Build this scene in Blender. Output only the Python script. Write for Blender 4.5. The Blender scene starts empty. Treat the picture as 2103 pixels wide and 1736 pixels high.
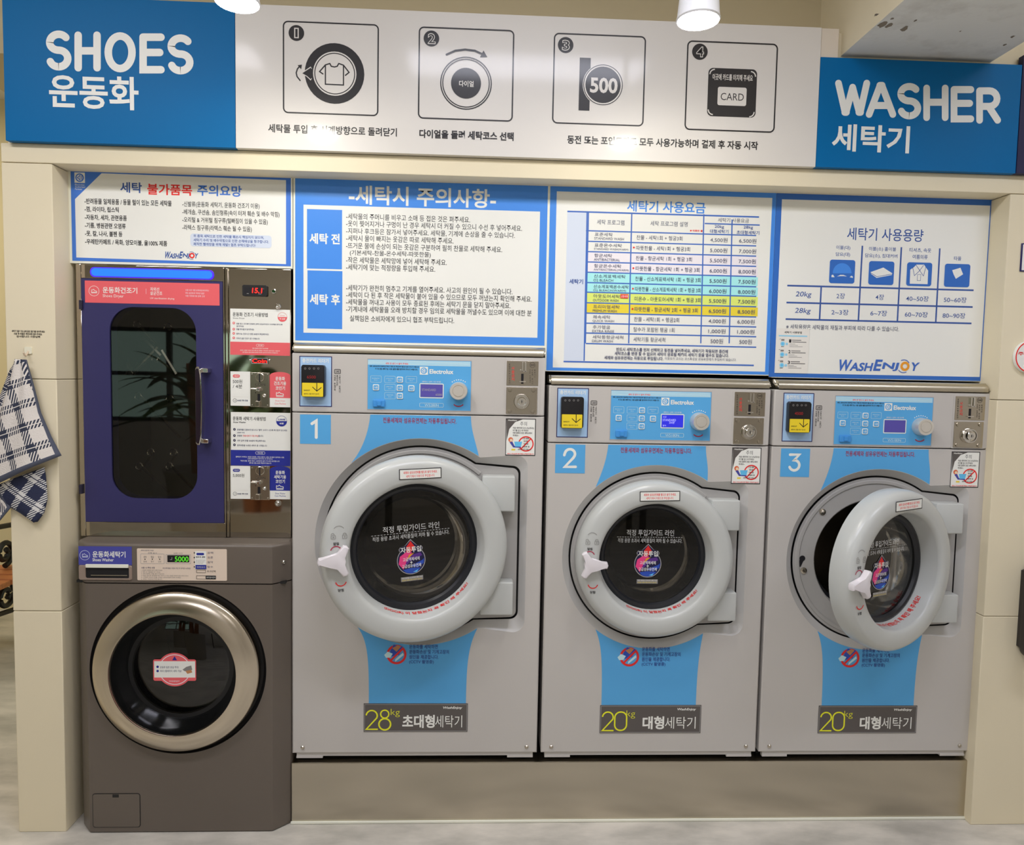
import bpy, bmesh, math, random
from math import pi, sin, cos, tan, radians, sqrt, atan2
from mathutils import Vector, Matrix
random.seed(7)
SC = bpy.context.scene
COL = SC.collection

# ---------------------------------------------------------------- camera
W_PX, H_PX, F_PX = 2103.0, 1736.0, 1480.0
YAW, PITCH, ROLL = radians(2.490), radians(3.765), radians(1.1196)
CAM = Vector((0.0, -2.36, 1.519))
_f = Vector((sin(YAW)*cos(PITCH), cos(YAW)*cos(PITCH), -sin(PITCH)))
_r0 = Vector((cos(YAW), -sin(YAW), 0.0)); _u0 = _r0.cross(_f)
_r = _r0*cos(ROLL) + _u0*sin(ROLL); _u = _u0*cos(ROLL) - _r0*sin(ROLL)
cd = bpy.data.cameras.new('camera'); cam = bpy.data.objects.new('camera', cd); COL.objects.link(cam)
cd.sensor_fit = 'HORIZONTAL'; cd.sensor_width = 36.0; cd.lens = F_PX/W_PX*36.0
cd.clip_start = 0.02; cd.clip_end = 60
cam.matrix_world = Matrix(((_r.x, _u.x, -_f.x, CAM.x), (_r.y, _u.y, -_f.y, CAM.y), (_r.z, _u.z, -_f.z, CAM.z), (0, 0, 0, 1)))
SC.camera = cam

def W(px, py, Y):
    """where the sight line through a photo pixel meets the upright plane at depth Y: (X, Z)"""
    d = _f + _r*((px-1051.5)/F_PX) - _u*((py-868.0)/F_PX)
    t = (Y-CAM.y)/d.y
    return CAM.x+d.x*t, CAM.z+d.z*t

# ---------------------------------------------------------------- world, exposure, room light
wd = bpy.data.worlds.new('world'); SC.world = wd; wd.use_nodes = True
_bg = wd.node_tree.nodes['Background']; _bg.inputs[0].default_value = (0.55, 0.72, 0.62, 1); _bg.inputs[1].default_value = 1.6
SC.view_settings.view_transform = 'Standard'; SC.view_settings.look = 'None'
SC.view_settings.gamma = 1.0; SC.view_settings.use_curve_mapping = False
SC.view_settings.exposure = -0.30

def lamp_spot(name, loc, power, size=100, blend=0.6, radius=0.04, color=(1, .93, .82), target=None, parent=None):
    l = bpy.data.lights.new(name, 'SPOT'); l.energy = power; l.spot_size = radians(size); l.spot_blend = blend
    l.shadow_soft_size = radius; l.color = color
    o = bpy.data.objects.new(name, l); COL.objects.link(o); o.location = loc
    if target is not None:
        o.rotation_euler = (Vector(target)-Vector(loc)).to_track_quat('-Z', 'Y').to_euler()
    return o
def lamp_area(name, loc, power, sx, sy, color=(1, .95, .87), rot=(0, 0, 0)):
    l = bpy.data.lights.new(name, 'AREA'); l.shape = 'RECTANGLE'; l.size = sx; l.size_y = sy; l.energy = power; l.color = color
    o = bpy.data.objects.new(name, l); COL.objects.link(o); o.location = loc; o.rotation_euler = rot
    return o
CEIL = 3.10
PANELS = [(-1.7, -1.45, 26, (.99, .975, 1.05)), (0.2, -1.45, 23, (.95, .985, 1.17)), (2.0, -1.45, 19, (.94, .985, 1.17)), (-0.8, -3.6, 18, (.96, .985, 1.14)), (1.4, -3.6, 15, (.94, .985, 1.17))]
for i, (x, y, p, c) in enumerate(PANELS):
    lamp_area('ceiling_panel_light', (x, y, CEIL-0.052), p, 1.16, 0.26, c)
lamp_area('back_room_light', (-3.2, 1.0, CEIL-0.06), 26, 1.0, 0.6, (1, .90, .72))

# ---------------------------------------------------------------- materials
def lin(c):
    c = c/255.0
    return c/12.92 if c <= 0.04045 else ((c+0.055)/1.055)**2.4
ILL = 0.70
def albedo(rgb, k=ILL):
    return tuple(min(0.92, lin(v)/k) for v in rgb)
MATS = {}
def mat(name, rgb=(128, 128, 128), rough=0.5, metal=0.0, spec=0.5, coat=0.0, emit=None, es=0.0, raw=False, aniso=0.0, bump=None, noise=None, coat_rough=0.05):
    if name in MATS: return MATS[name]
    m = bpy.data.materials.new(name); m.use_nodes = True; nt = m.node_tree; b = nt.nodes['Principled BSDF']
    c = tuple(lin(v) for v in rgb) if raw else albedo(rgb)
    b.inputs['Base Color'].default_value = (*c, 1); b.inputs['Roughness'].default_value = rough
    b.inputs['Metallic'].default_value = metal; b.inputs['Specular IOR Level'].default_value = spec
    b.inputs['Coat Weight'].default_value = coat; b.inputs['Coat Roughness'].default_value = coat_rough
    if emit:
        b.inputs['Emission Color'].default_value = (*[lin(v) for v in emit], 1); b.inputs['Emission Strength'].default_value = es
    if aniso:
        b.inputs['Anisotropic'].default_value = aniso
        t = nt.nodes.new('ShaderNodeCombineXYZ'); t.inputs[0].default_value = 1.0
        nt.links.new(t.outputs[0], b.inputs['Tangent'])
    if bump or noise:
        tc = nt.nodes.new('ShaderNodeTexCoord')
    if bump:
        n = nt.nodes.new('ShaderNodeTexNoise'); n.inputs['Scale'].default_value = bump[0]; n.inputs['Detail'].default_value = 4
        nt.links.new(tc.outputs['Object'], n.inputs['Vector'])
        bp = nt.nodes.new('ShaderNodeBump'); bp.inputs['Strength'].default_value = bump[1]; bp.inputs['Distance'].default_value = bump[2]
        nt.links.new(n.outputs['Fac'], bp.inputs['Height']); nt.links.new(bp.outputs['Normal'], b.inputs['Normal'])
    if noise:   # (scale, rgb2, contrast lo, hi, stretch)
        n = nt.nodes.new('ShaderNodeTexNoise'); n.inputs['Scale'].default_value = noise[0]; n.inputs['Detail'].default_value = 6; n.inputs['Roughness'].default_value = 0.6
        src = tc.outputs['Object']
        if len(noise) > 4:
            mp = nt.nodes.new('ShaderNodeMapping'); mp.inputs['Scale'].default_value = noise[4]; nt.links.new(src, mp.inputs['Vector']); src = mp.outputs[0]
        nt.links.new(src, n.inputs['Vector'])
        r = nt.nodes.new('ShaderNodeValToRGB'); r.color_ramp.elements[0].position = noise[2]; r.color_ramp.elements[1].position = noise[3]
        r.color_ramp.elements[0].color = (*albedo(noise[1]), 1); r.color_ramp.elements[1].color = (*c, 1)
        nt.links.new(n.outputs['Fac'], r.inputs['Fac']); nt.links.new(r.outputs['Color'], b.inputs['Base Color'])
    MATS[name] = m
    return m
def glassy(name, tint, ior=1.5, rough=0.02, refl=1.0):
    m = bpy.data.materials.new(name); m.use_nodes = True; nt = m.node_tree; nt.nodes.clear()
    o = nt.nodes.new('ShaderNodeOutputMaterial'); mx = nt.nodes.new('ShaderNodeMixShader')
    t = nt.nodes.new('ShaderNodeBsdfTransparent'); t.inputs[0].default_value = (*tint, 1)
    g = nt.nodes.new('ShaderNodeBsdfGlossy'); g.inputs['Roughness'].default_value = rough; g.inputs[0].default_value = (refl, refl, refl, 1)
    f = nt.nodes.new('ShaderNodeFresnel'); f.inputs[0].default_value = ior
    nt.links.new(f.outputs[0], mx.inputs[0]); nt.links.new(t.outputs[0], mx.inputs[1]); nt.links.new(g.outputs[0], mx.inputs[2]); nt.links.new(mx.outputs[0], o.inputs[0])
    MATS[name] = m
    return m

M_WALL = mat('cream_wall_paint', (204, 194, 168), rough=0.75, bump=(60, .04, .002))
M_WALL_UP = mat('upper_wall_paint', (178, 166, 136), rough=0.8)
M_BACK = mat('room_wall_paint', (196, 192, 184), rough=0.8)
M_CONC = mat('painted_concrete', (196, 195, 190), rough=0.9, bump=(28, .2, .006), noise=(7, (182, 180, 174), .34, .5))
M_CEIL = mat('ceiling_white', (200, 196, 185), rough=0.9)
M_FLOOR = mat('grey_stone_floor', (190, 185, 176), rough=0.45, noise=(3.2, (152, 149, 141), .34, .66, (1, 2.6, 1)), bump=(40, .05, .002))
M_WHITE_TRIM = mat('white_trim', (214, 210, 196), rough=0.4)
M_GREY = mat('grey_enamel', (173, 169, 164), rough=0.42, spec=.45)
M_BEZEL = mat('grey_moulded_plastic', (150, 148, 145), rough=0.42, spec=.5)
M_RING = mat('light_grey_door_plastic', (172, 174, 171), rough=0.28, spec=.5)
M_KNOB = mat('pale_knob_plastic', (205, 200, 203), rough=0.3)
M_BLACK = mat('black_rubber', (22, 22, 24), rough=0.5, raw=True)
M_DARK = mat('dark_void', (10, 10, 10), rough=0.9, raw=True)
M_GASK = mat('dark_gasket', (26, 28, 34), rough=0.35, raw=True)
M_STEEL = mat('brushed_stainless', (196, 188, 172), rough=0.27, metal=1.0, raw=True, aniso=0.9)
M_LID = mat('satin_stainless', (196, 188, 170), rough=0.32, metal=1.0, raw=True, aniso=0.3)
M_MIRROR = mat('polished_stainless', (188, 180, 166), rough=0.045, metal=1.0, raw=True)
M_CHROME = mat('chrome', (225, 222, 216), rough=0.08, metal=1.0, raw=True)
M_NICKEL = mat('nickel', (190, 182, 168), rough=0.22, metal=1.0, raw=True)
M_RINGST = mat('satin_ring_steel', (205, 194, 176), rough=0.22, metal=1.0, raw=True)
M_RINGST.node_tree.nodes['Principled BSDF'].inputs['Anisotropic'].default_value = .8
_tg = M_RINGST.node_tree.nodes.new('ShaderNodeTangent'); _tg.direction_type = 'RADIAL'; _tg.axis = 'Y'
M_RINGST.node_tree.links.new(_tg.outputs[0], M_RINGST.node_tree.nodes['Principled BSDF'].inputs['Tangent'])
M_DRUM = mat('drum_steel', (120, 112, 100), rough=0.35, metal=1.0, raw=True)
M_TAUPE = mat('taupe_metallic_paint', (90, 82, 74), rough=0.38, spec=.4, coat=.15, coat_rough=.15)
M_NAVY = mat('navy_powder_coat', (43, 41, 84), rough=0.42, bump=(900, .12, .001))
M_GLASS = glassy('dark_door_glass', (.42, .41, .39), ior=1.55)
M_GLASS2 = glassy('smoked_glass', (.66, .66, .62), ior=1.6)
M_PANE = glassy('window_glass', (.9, .95, .92), ior=1.3)
# flat print colours
PC = dict(white=(214, 211, 204), sky=(78, 150, 200), blue=(62, 125, 205), blue2=(45, 96, 172), sign=(2, 92, 146), ink=(30, 28, 30), gloss_ink=(30, 28, 30), ink2=(70, 74, 100),
          red=(205, 40, 38), dred=(150, 42, 66), navyp=(34, 42, 128), navyp2=(64, 66, 140), salmon=(206, 88, 93), yellow=(244, 226, 40), amber=(240, 186, 40), grey=(82, 77, 74),
          lgrey=(150, 148, 148), pink=(238, 205, 214), aqua=(150, 212, 230), lime=(198, 222, 105), gold=(238, 190, 55), lav=(188, 196, 224), orange=(232, 140, 40),
          pale=(176, 205, 230), cardbl=(150, 180, 214), lcd=(80, 72, 150), cream=(206, 203, 196), blk=(24, 23, 27), line=(58, 96, 170), skyl=(132, 186, 222), titleb=(60, 108, 190),
          titled=(50, 78, 140), pinkc=(228, 60, 120), purple=(80, 42, 120), dblue=(40, 70, 160), lblue=(90, 170, 225), skin=(236, 190, 160), hair=(196, 96, 60), mid=(120, 118, 116), dnavy=(38, 36, 84),
          glassw=(196, 196, 192), tan=(170, 120, 80), navy2=(28, 26, 60), fascia=(196, 192, 186), steelink=(60, 54, 48))
def pm(c):
    k = 'print_'+c
    if k in MATS: return MATS[k]
    if c == 'ledred': return mat(k, (60, 10, 10), raw=True, emit=(255, 30, 20), es=3.0)
    if c == 'ledred_dim': return mat(k, (90, 20, 20), raw=True, emit=(170, 30, 30), es=.5)
    if c == 'ledgreen': return mat(k, (10, 60, 10), raw=True, emit=(90, 220, 40), es=1.6)
    if c == 'lcdon': return mat(k, (20, 20, 120), raw=True, emit=(46, 48, 225), es=1.0)
    if c == 'lcdtxt': return mat(k, (180, 180, 220), raw=True, emit=(170, 175, 255), es=.9)
    if c == 'chromep': return M_NICKEL
    if c == 'fascia': return mat(k, PC[c], rough=0.42, spec=.4, coat=.28, coat_rough=.1)
    if c == 'gloss_ink': return mat(k, PC[c], rough=0.42, spec=.35, coat=.28, coat_rough=.1)
    if c == 'sign': return mat(k, PC[c], rough=0.46, spec=.16)
    if c in ('white', 'blue', 'blue2'): return mat(k, PC[c], rough=0.38, spec=.4)
    return mat(k, PC[c], rough=0.5, spec=.35)

# ---------------------------------------------------------------- object helpers
def empty(name, loc, label, cat, group=None):
    o = bpy.data.objects.new(name, None); COL.objects.link(o); o.location = loc; o.empty_display_size = .05
    o['label'] = label; o['category'] = cat
    if group: o['group'] = group
    return o
def tag(o, label, cat, group=None):
    o['label'] = label; o['category'] = cat
    if group: o['group'] = group
    return o
def obj(name, bm, mats, parent=None, smooth=20, label=None, xf=None):
    me = bpy.data.meshes.new(name)
    bmesh.ops.recalc_face_normals(bm, faces=bm.faces[:]) if smooth is not None else None
    bm.to_mesh(me); bm.free()
    for m in (mats if isinstance(mats, (list, tuple)) else [mats]): me.materials.append(m)
    if smooth:
        me.polygons.foreach_set('use_smooth', [True]*len(me.polygons)); me.set_sharp_from_angle(angle=radians(smooth))
    o = bpy.data.objects.new(name, me); COL.objects.link(o)
    if parent is not None:
        o.parent = parent
        if xf is None: o.matrix_parent_inverse = world_of(parent).inverted()
    if label: o['label'] = label
    return o
def world_of(o):
    m = Matrix.LocRotScale(o.location, o.rotation_euler, o.scale)
    if o.parent is not None: m = world_of(o.parent) @ o.matrix_parent_inverse @ m
    return m
def struct(name, bm, mats, smooth=20):
    o = obj(name, bm, mats, None, smooth); o['kind'] = 'structure'; return o
BM = bmesh.new
def box(bm, x0, x1, y0, y1, z0, z1, bev=0.0, seg=2, mi=0):
    x0, x1 = min(x0, x1), max(x0, x1); y0, y1 = min(y0, y1), max(y0, y1); z0, z1 = min(z0, z1), max(z0, z1)
    vs = [bm.verts.new((x, y, z)) for x in (x0, x1) for y in (y0, y1) for z in (z0, z1)]
    fs = [bm.faces.new([vs[i] for i in q]) for q in ((0, 1, 3, 2), (4, 6, 7, 5), (0, 4, 5, 1), (2, 3, 7, 6), (0, 2, 6, 4), (1, 5, 7, 3))]
    for f in fs: f.material_index = mi
    if bev:
        es = list({e for f in fs for e in f.edges})
        r = bmesh.ops.bevel(bm, geom=es, offset=bev, segments=seg, affect='EDGES', profile=.5, material=-1)
        for f in r['faces']: f.material_index = mi
def lathe(bm, prof, cx=0, cy=0, cz=0, n=64, axis='Y', mi=0, a0=0.0, a1=2*pi, closed=True):
    rings = []
    full = abs(a1-a0-2*pi) < 1e-6
    cnt = n if full else n+1
    for r, h in prof:
        ring = []
        if r < 1e-6:
            p = (cx, cy+h, cz) if axis == 'Y' else ((cx, cy, cz+h) if axis == 'Z' else (cx+h, cy, cz))
            v = bm.verts.new(p); ring = [v]*cnt
        else:
            for i in range(cnt):
                a = a0+(a1-a0)*i/n
                c, s = r*cos(a), r*sin(a)
                ring.append(bm.verts.new((cx+c, cy+h, cz+s) if axis == 'Y' else ((cx+c, cy+s, cz+h) if axis == 'Z' else (cx+h, cy+c, cz+s))))
        rings.append(ring)
    for A, B in zip(rings, rings[1:]):
        for i in range(n):
            j = (i+1) % cnt
            q = []
            for v in (A[i], A[j], B[j], B[i]):
                if v not in q: q.append(v)
            if len(q) >= 3:
                f = bm.faces.new(q); f.material_index = mi
def tube(bm, pts, r, n=10, closed=False, mi=0):
    pts = [Vector(p) for p in pts]; N = len(pts); rings = []
    up = Vector((0, 0, 1))
    for i, p in enumerate(pts):
        a = pts[(i-1) % N] if (closed or i > 0) else p
        b = pts[(i+1) % N] if (closed or i < N-1) else p
        t = (b-a).normalized()
        s = t.cross(up)
        if s.length < 1e-3: s = t.cross(Vector((0, 1, 0)))
        s.normalize(); w = s.cross(t).normalized()
        rr = r[i] if isinstance(r, (list, tuple)) else r
        rings.append([bm.verts.new(p+s*(rr*cos(2*pi*k/n))+w*(rr*sin(2*pi*k/n))) for k in range(n)])
    M = N if closed else N-1
    for i in range(M):
        A, B = rings[i], rings[(i+1) % N]
        for k in range(n):
            f = bm.faces.new((A[k], A[(k+1) % n], B[(k+1) % n], B[k])); f.material_index = mi
    if not closed:
        bm.faces.new(rings[0]).material_index = mi; bm.faces.new(rings[-1]).material_index = mi
def prism(bm, pts, y0, y1, bev=0.0, mi=0, seg=2):
    """pts: (x, z) outline extruded from y0 to y1"""
    a = [bm.verts.new((x, y0, z)) for x, z in pts]; b = [bm.verts.new((x, y1, z)) for x, z in pts]
    fa = bm.faces.new(a); fb = bm.faces.new(b); n = len(pts)
    sd = [bm.faces.new((a[i], a[(i+1) % n], b[(i+1) % n], b[i])) for i in range(n)]
    for f in [fa, fb]+sd: f.material_index = mi
    if bev:
        r = bmesh.ops.bevel(bm, geom=list(fa.edges)+list(fb.edges), offset=bev, segments=seg, affect='EDGES', profile=.5, material=-1)
        for f in r['faces']: f.material_index = mi
def rrect_pts(x0, x1, z0, z1, r, n=6):
    x0, x1 = min(x0, x1), max(x0, x1); z0, z1 = min(z0, z1), max(z0, z1); r = min(r, (x1-x0)/2-1e-5, (z1-z0)/2-1e-5)
    P = []
    for cx, cz, a in ((x1-r, z0+r, -pi/2), (x1-r, z1-r, 0), (x0+r, z1-r, pi/2), (x0+r, z0+r, pi)):
        P += [(cx+r*cos(a+pi/2*i/n), cz+r*sin(a+pi/2*i/n)) for i in range(n+1)]
    return P
def fill(bm, loops, y, mi=0):
    es = []
    for L in loops:
        vs = [bm.verts.new((x, y, z)) for x, z in L]
        es += [bm.edges.new((vs[i], vs[(i+1) % len(vs)])) for i in range(len(vs))]
    r = bmesh.ops.triangle_fill(bm, use_beauty=True, use_dissolve=False, edges=es, normal=(0, -1, 0))
    for g in r['geom']:
        if isinstance(g, bmesh.types.BMFace): g.material_index = mi
def bridge(bm, A, ya, B, yb, mi=0):
    n = len(A)
    a = [bm.verts.new((x, ya, z)) for x, z in A]; b = [bm.verts.new((x, yb, z)) for x, z in B]
    for i in range(n):
        f = bm.faces.new((a[i], a[(i+1) % n], b[(i+1) % n], b[i])); f.material_index = mi
def circle_pts(cx, cz, r, n=48, a0=0):
    return [(cx+r*cos(a0+2*pi*i/n), cz+r*sin(a0+2*pi*i/n)) for i in range(n)]

# ---------------------------------------------------------------- printing: flat ink, decals and lettering on a surface
def FR(ox, oy, s, Y):
    """reads an enlarged view of the photograph whose corner is (ox, oy) at scale s, on the plane at depth Y"""
    return lambda u, v: W(ox+u/s, oy+v/s, Y)
def KIT(fr, au, av, X, Z):
    ax, az = fr(au, av)
    return lambda u, v: (fr(u, v)[0]-ax+X, fr(u, v)[1]-az+Z)
IDF = lambda u, v: (u, v)
_TC = {}
def glyphs(s, bold):
    k = (s, bold)
    if k in _TC: return _TC[k]
    c = bpy.data.curves.new('t', 'FONT'); c.body = s; c.resolution_u = 3; c.offset = bold
    o = bpy.data.objects.new('t', c); me = o.to_mesh()
    V = [(v.co.x, v.co.y) for v in me.vertices]; F = [tuple(p.vertices) for p in me.polygons]
    o.to_mesh_clear(); bpy.data.objects.remove(o); bpy.data.curves.remove(c)
    _TC[k] = (V, F)
    return _TC[k]
class Print:
    STEP = 0.00002
    def __init__(s, fr, y, lift=0.0004):
        s.fr, s.y, s.bm, s.cols, s.k = fr, y-lift, BM(), [], 0
    def mi(s, c):
        if c not in s.cols: s.cols.append(c)
        return s.cols.index(c)
    def face(s, pts, c):
        try:
            f = s.bm.faces.new([s.bm.verts.new((x, s.y-s.k*s.STEP, z)) for x, z in pts]); f.material_index = s.mi(c)
        except ValueError: pass
    def rect(s, u0, v0, u1, v1, c):
        s.k += 1; (x0, z0), (x1, z1) = s.fr(u0, v0), s.fr(u1, v1); s.face([(x0, z0), (x1, z0), (x1, z1), (x0, z1)], c); return s
    def bar(s, u0, v0, u1, v1, c):
        """level bar whose heights v0, v1 are read at its left end"""
        s.k += 1; (x0, z0), z1, x1 = s.fr(u0, v0), s.fr(u0, v1)[1], s.fr(u1, v1)[0]; s.face([(x0, z0), (x1, z0), (x1, z1), (x0, z1)], c); return s
    def rr(s, u0, v0, u1, v1, r, c):
        s.k += 1; (x0, z0), (x1, z1) = s.fr(u0, v0), s.fr(u1, v1); R = abs(s.fr(u0+r, v0)[0]-x0); s.face(rrect_pts(x0, x1, z0, z1, R), c); return s
    def frame(s, u0, v0, u1, v1, r, w, c):
        s.k += 1; (x0, z0), (x1, z1) = s.fr(u0, v0), s.fr(u1, v1)
        x0, x1 = min(x0, x1), max(x0, x1); z0, z1 = min(z0, z1), max(z0, z1)
        R = abs(s.fr(u0+r, v0)[0]-s.fr(u0, v0)[0]); w = abs(s.fr(u0+w, v0)[0]-s.fr(u0, v0)[0])
        A = rrect_pts(x0, x1, z0, z1, R); B = rrect_pts(x0+w, x1-w, z0+w, z1-w, max(R-w, 1e-5)); n = len(A)
        for i in range(n): s.face([A[i], A[(i+1) % n], B[(i+1) % n], B[i]], c)
        return s
    def poly(s, pts, c):
        s.k += 1; P = [s.fr(*p) for p in pts]
        vs = [s.bm.verts.new((x, s.y-s.k*s.STEP, z)) for x, z in P]
        es = [s.bm.edges.new((vs[i], vs[(i+1) % len(vs)])) for i in range(len(vs))]
        r = bmesh.ops.triangle_fill(s.bm, use_beauty=True, use_dissolve=False, edges=es, normal=(0, -1, 0))
        m = s.mi(c)
        for g in r['geom']:
            if isinstance(g, bmesh.types.BMFace): g.material_index = m
        return s
    def disc(s, u, v, r, c, n=40):
        s.k += 1; x, z = s.fr(u, v); R = abs(s.fr(u+r, v)[0]-x); s.face(circle_pts(x, z, R, n), c); return s
    def ring(s, u, v, r0, r1, c, a0=0, a1=360, n=48):
        s.k += 1; x, z = s.fr(u, v); k = abs(s.fr(u+1, v)[0]-x); P = lambda r, a: (x+k*r*cos(a), z+k*r*sin(a))
        a0, a1 = radians(a0), radians(a1); n = max(6, int(n*abs(a1-a0)/(2*pi)))
        for i in range(n):
            a, b = a0+(a1-a0)*i/n, a0+(a1-a0)*(i+1)/n
            s.face([P(r0, a), P(r1, a), P(r1, b), P(r0, b)], c)
        return s
    def line(s, pts, w, c, cap0=True, cap1=True, close=False):
        s.k += 1; P = [Vector(s.fr(*p)) for p in pts]; h = abs(s.fr(pts[0][0]+w, pts[0][1])[0]-s.fr(*pts[0])[0])/2
        if close: P = P+[P[0]]
        L = []
        for i, p in enumerate(P):
            a = P[i-1] if i > 0 else (P[-2] if close else None)
            b = P[i+1] if i < len(P)-1 else (P[1] if close else None)
            d0 = (p-a).normalized() if a is not None and (p-a).length > 1e-9 else None; d1 = (b-p).normalized() if b is not None and (b-p).length > 1e-9 else None
            d0 = d0 or d1; d1 = d1 or d0
            n = Vector((-(d0+d1).y, (d0+d1).x))
            n = n.normalized() if n.length > 1e-6 else Vector((-d0.y, d0.x))
            k = min(2.0, 1/max(.3, n.dot(Vector((-d0.y, d0.x)))))
            L.append((p+n*h*k, p-n*h*k))
        for (a, b), (e, f) in zip(L, L[1:]): s.face([a, b, f, e], c)
        if not close:
            for on, p, q in ((cap0, P[0], P[1]), (cap1, P[-1], P[-2])):
                if on:
                    d = (p-q).normalized(); a = atan2(d.y, d.x)
                    s.face([(p.x+h*cos(a-pi/2+pi*i/8), p.y+h*sin(a-pi/2+pi*i/8)) for i in range(9)], c)
        return s
    def strokes(s, u0, u1, vc, h, w, paths, c, caps=None):
        """letter strokes in a unit box (0..1, 0..1 up) fitted between u0..u1, round-ended"""
        for p in paths:
            s.line([(u0+w/2+(u1-u0-w)*a, vc+h/2-w/2-(h-w)*b) for a, b in p], w, c)
        return s
    def text(s, t, u0, v, u1, h, c, bold=0.0, slant=0.0):
        V, F = glyphs(t, bold)
        if not V: return s
        s.k += 1
        xa, xb = min(p[0] for p in V), max(p[0] for p in V); ya, yb = min(p[1] for p in V), max(p[1] for p in V)
        X0, Zc = s.fr(u0, v); X1 = s.fr(u1, v)[0]; H = abs(s.fr(u0, v+h/2)[1]-s.fr(u0, v-h/2)[1])
        kx = (X1-X0)/(xb-xa); kz = H/max(yb-ya, .3)
        m = s.mi(c); y = s.y-s.k*s.STEP
        vs = [s.bm.verts.new((X0+(x-xa)*kx+slant*(yy-ya)*kz, y, Zc+(yy-(ya+yb)/2)*kz)) for x, yy in V]
        for f in F:
            try: s.bm.faces.new([vs[i] for i in f]).material_index = m
            except ValueError: pass
        return s
    def vtext(s, t, u, v0, v1, w, c, bold=.01):
        n = len(t); st = (v1-v0)/n
        for i, ch in enumerate(t):
            if ch != ' ': s.text(ch, u-w/2, v0+st*(i+.5), u+w/2, st*.82, c, bold)
        return s
    def done(s, name, parent=None, label=None, xf=None):
        return obj(name, s.bm, [pm(c) for c in s.cols], parent, None, label, xf)
def arcp(cx, cy, r, a0, a1, n=12, ry=None):
    ry = ry or r
    return [(cx+r*cos(radians(a0+(a1-a0)*i/n)), cy-ry*sin(radians(a0+(a1-a0)*i/n))) for i in range(n+1)]
def uarc(cx, cy, rx, ry, a0, a1, n=14):
    return [(cx+rx*cos(radians(a0+(a1-a0)*i/n)), cy+ry*sin(radians(a0+(a1-a0)*i/n))) for i in range(n+1)]

# ================================================================ SETTING
YP = -0.038          # front of the cream surround
YR = 0.05            # plane of the posters and the dryer inside the recess
YS = -0.060          # face of the fascia signs
def X(px, py, Y=0.0): return W(px, py, Y)[0]
def Z(px, py, Y=0.0): return W(px, py, Y)[1]
XL0, XL1 = X(20, 1000, YP), X(121, 1000, YP)       # left pier
XR0, XR1 = X(2037, 1000, YP), 3.3                   # right pier
ZH0 = (Z(105, 330, YP)+Z(2073, 402, YP))/2          # underside of the header
ZH1 = (Z(240, 293, YS)+Z(1100, 325, YS)+Z(1880, 353, YS))/3  # ledge under the fascia
ZT = Z(1700, 57, YS)                                # top of the fascia
b = BM(); box(b, -5.2, 5.2, -5.6, 3.2, -0.1, 0.0); struct('floor', b, M_FLOOR)
b = BM(); box(b, -5.2, 5.2, -5.6, 3.2, CEIL, CEIL+.1); struct('ceiling', b, M_CEIL)
b = BM(); g = .002
zs = [0.0, Z(80, 1255, YP), Z(80, 778, YP), ZH0]
for z0, z1 in zip(zs, zs[1:]): box(b, XL0, XL1, YP, 0.95, z0, z1-g, .0025)
struct('wall_front_left', b, M_WALL); b = BM()
zs = [0.0, Z(2060, 1266, YP), Z(2060, 821, YP), ZH0]
for z0, z1 in zip(zs, zs[1:]): box(b, XR0, XR1, YP, 0.95, z0, z1-g, .0025)
struct('wall_front_right', b, M_WALL)
b = BM(); box(b, XL0, XR1, YP, 0.95, ZH0, ZH1, .002); struct('wall_header', b, M_WALL)
b = BM(); box(b, XL0+.02, XR1, YP+.004, 0.95, ZH1, ZT-.004); struct('wall_backing', b, M_WALL)
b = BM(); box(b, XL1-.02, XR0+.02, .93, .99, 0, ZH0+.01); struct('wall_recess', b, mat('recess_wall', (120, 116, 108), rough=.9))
XB0, ZB = W(1725, 117, YS+.03); XB1 = X(2032, 135, YS+.03)
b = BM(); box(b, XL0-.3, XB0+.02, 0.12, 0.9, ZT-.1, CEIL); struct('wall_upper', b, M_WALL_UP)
b = BM(); box(b, XB1-.02, XR1, -.03, .9, ZT-.2, CEIL); struct('wall_upper_right', b, M_WALL)
b = BM(); box(b, XB0, XB1, -5.5, .9, ZB, CEIL)
for f in b.faces:
    if f.normal.x < -.9 or f.normal.z > .9: f.material_index = 1
b.normal_update()
for f in b.faces: f.material_index = 1 if abs(f.normal.x) > .9 else 0
struct('ceiling_beam', b, [M_CONC, M_WALL])
b = BM()
xa, xb = X(1687, 90, YS), X(1724, 90, YS)
box(b, xa+.001, xb-.001, YS+.004, YP+.01, Z(1700, 118, YS)-.02, ZT, .001)
struct('trim_1', b, mat('filler_strip', (196, 186, 172), rough=.6))
# flaked patches on the edge of the beam
b = BM(); rr = random.Random(3)
for (px, py, s) in ((1800, 30, .006), (1812, 51, .012), (1824, 53, .009), (1857, 59, .010), (1833, 38, .005), (1880, 42, .004), (1972, 64, .003), (2080, 75, .006), (2063, 92, .005)):
    d = _f + _r*((px-1051.5)/F_PX) - _u*((py-868.0)/F_PX); t = (ZB-CAM.z)/d.z
    x, y = CAM.x+d.x*t, CAM.y+d.y*t
    vs = [b.verts.new((x+s*rr.uniform(.5, 1.2)*cos(a), y+1.7*s*rr.uniform(.5, 1.2)*sin(a), ZB-.0006)) for a in [2*pi*i/9 for i in range(9)]]
    b.faces.new(vs)
struct('trim_2', b, mat('bare_mortar', (116, 106, 92), rough=.95), smooth=None)
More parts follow.
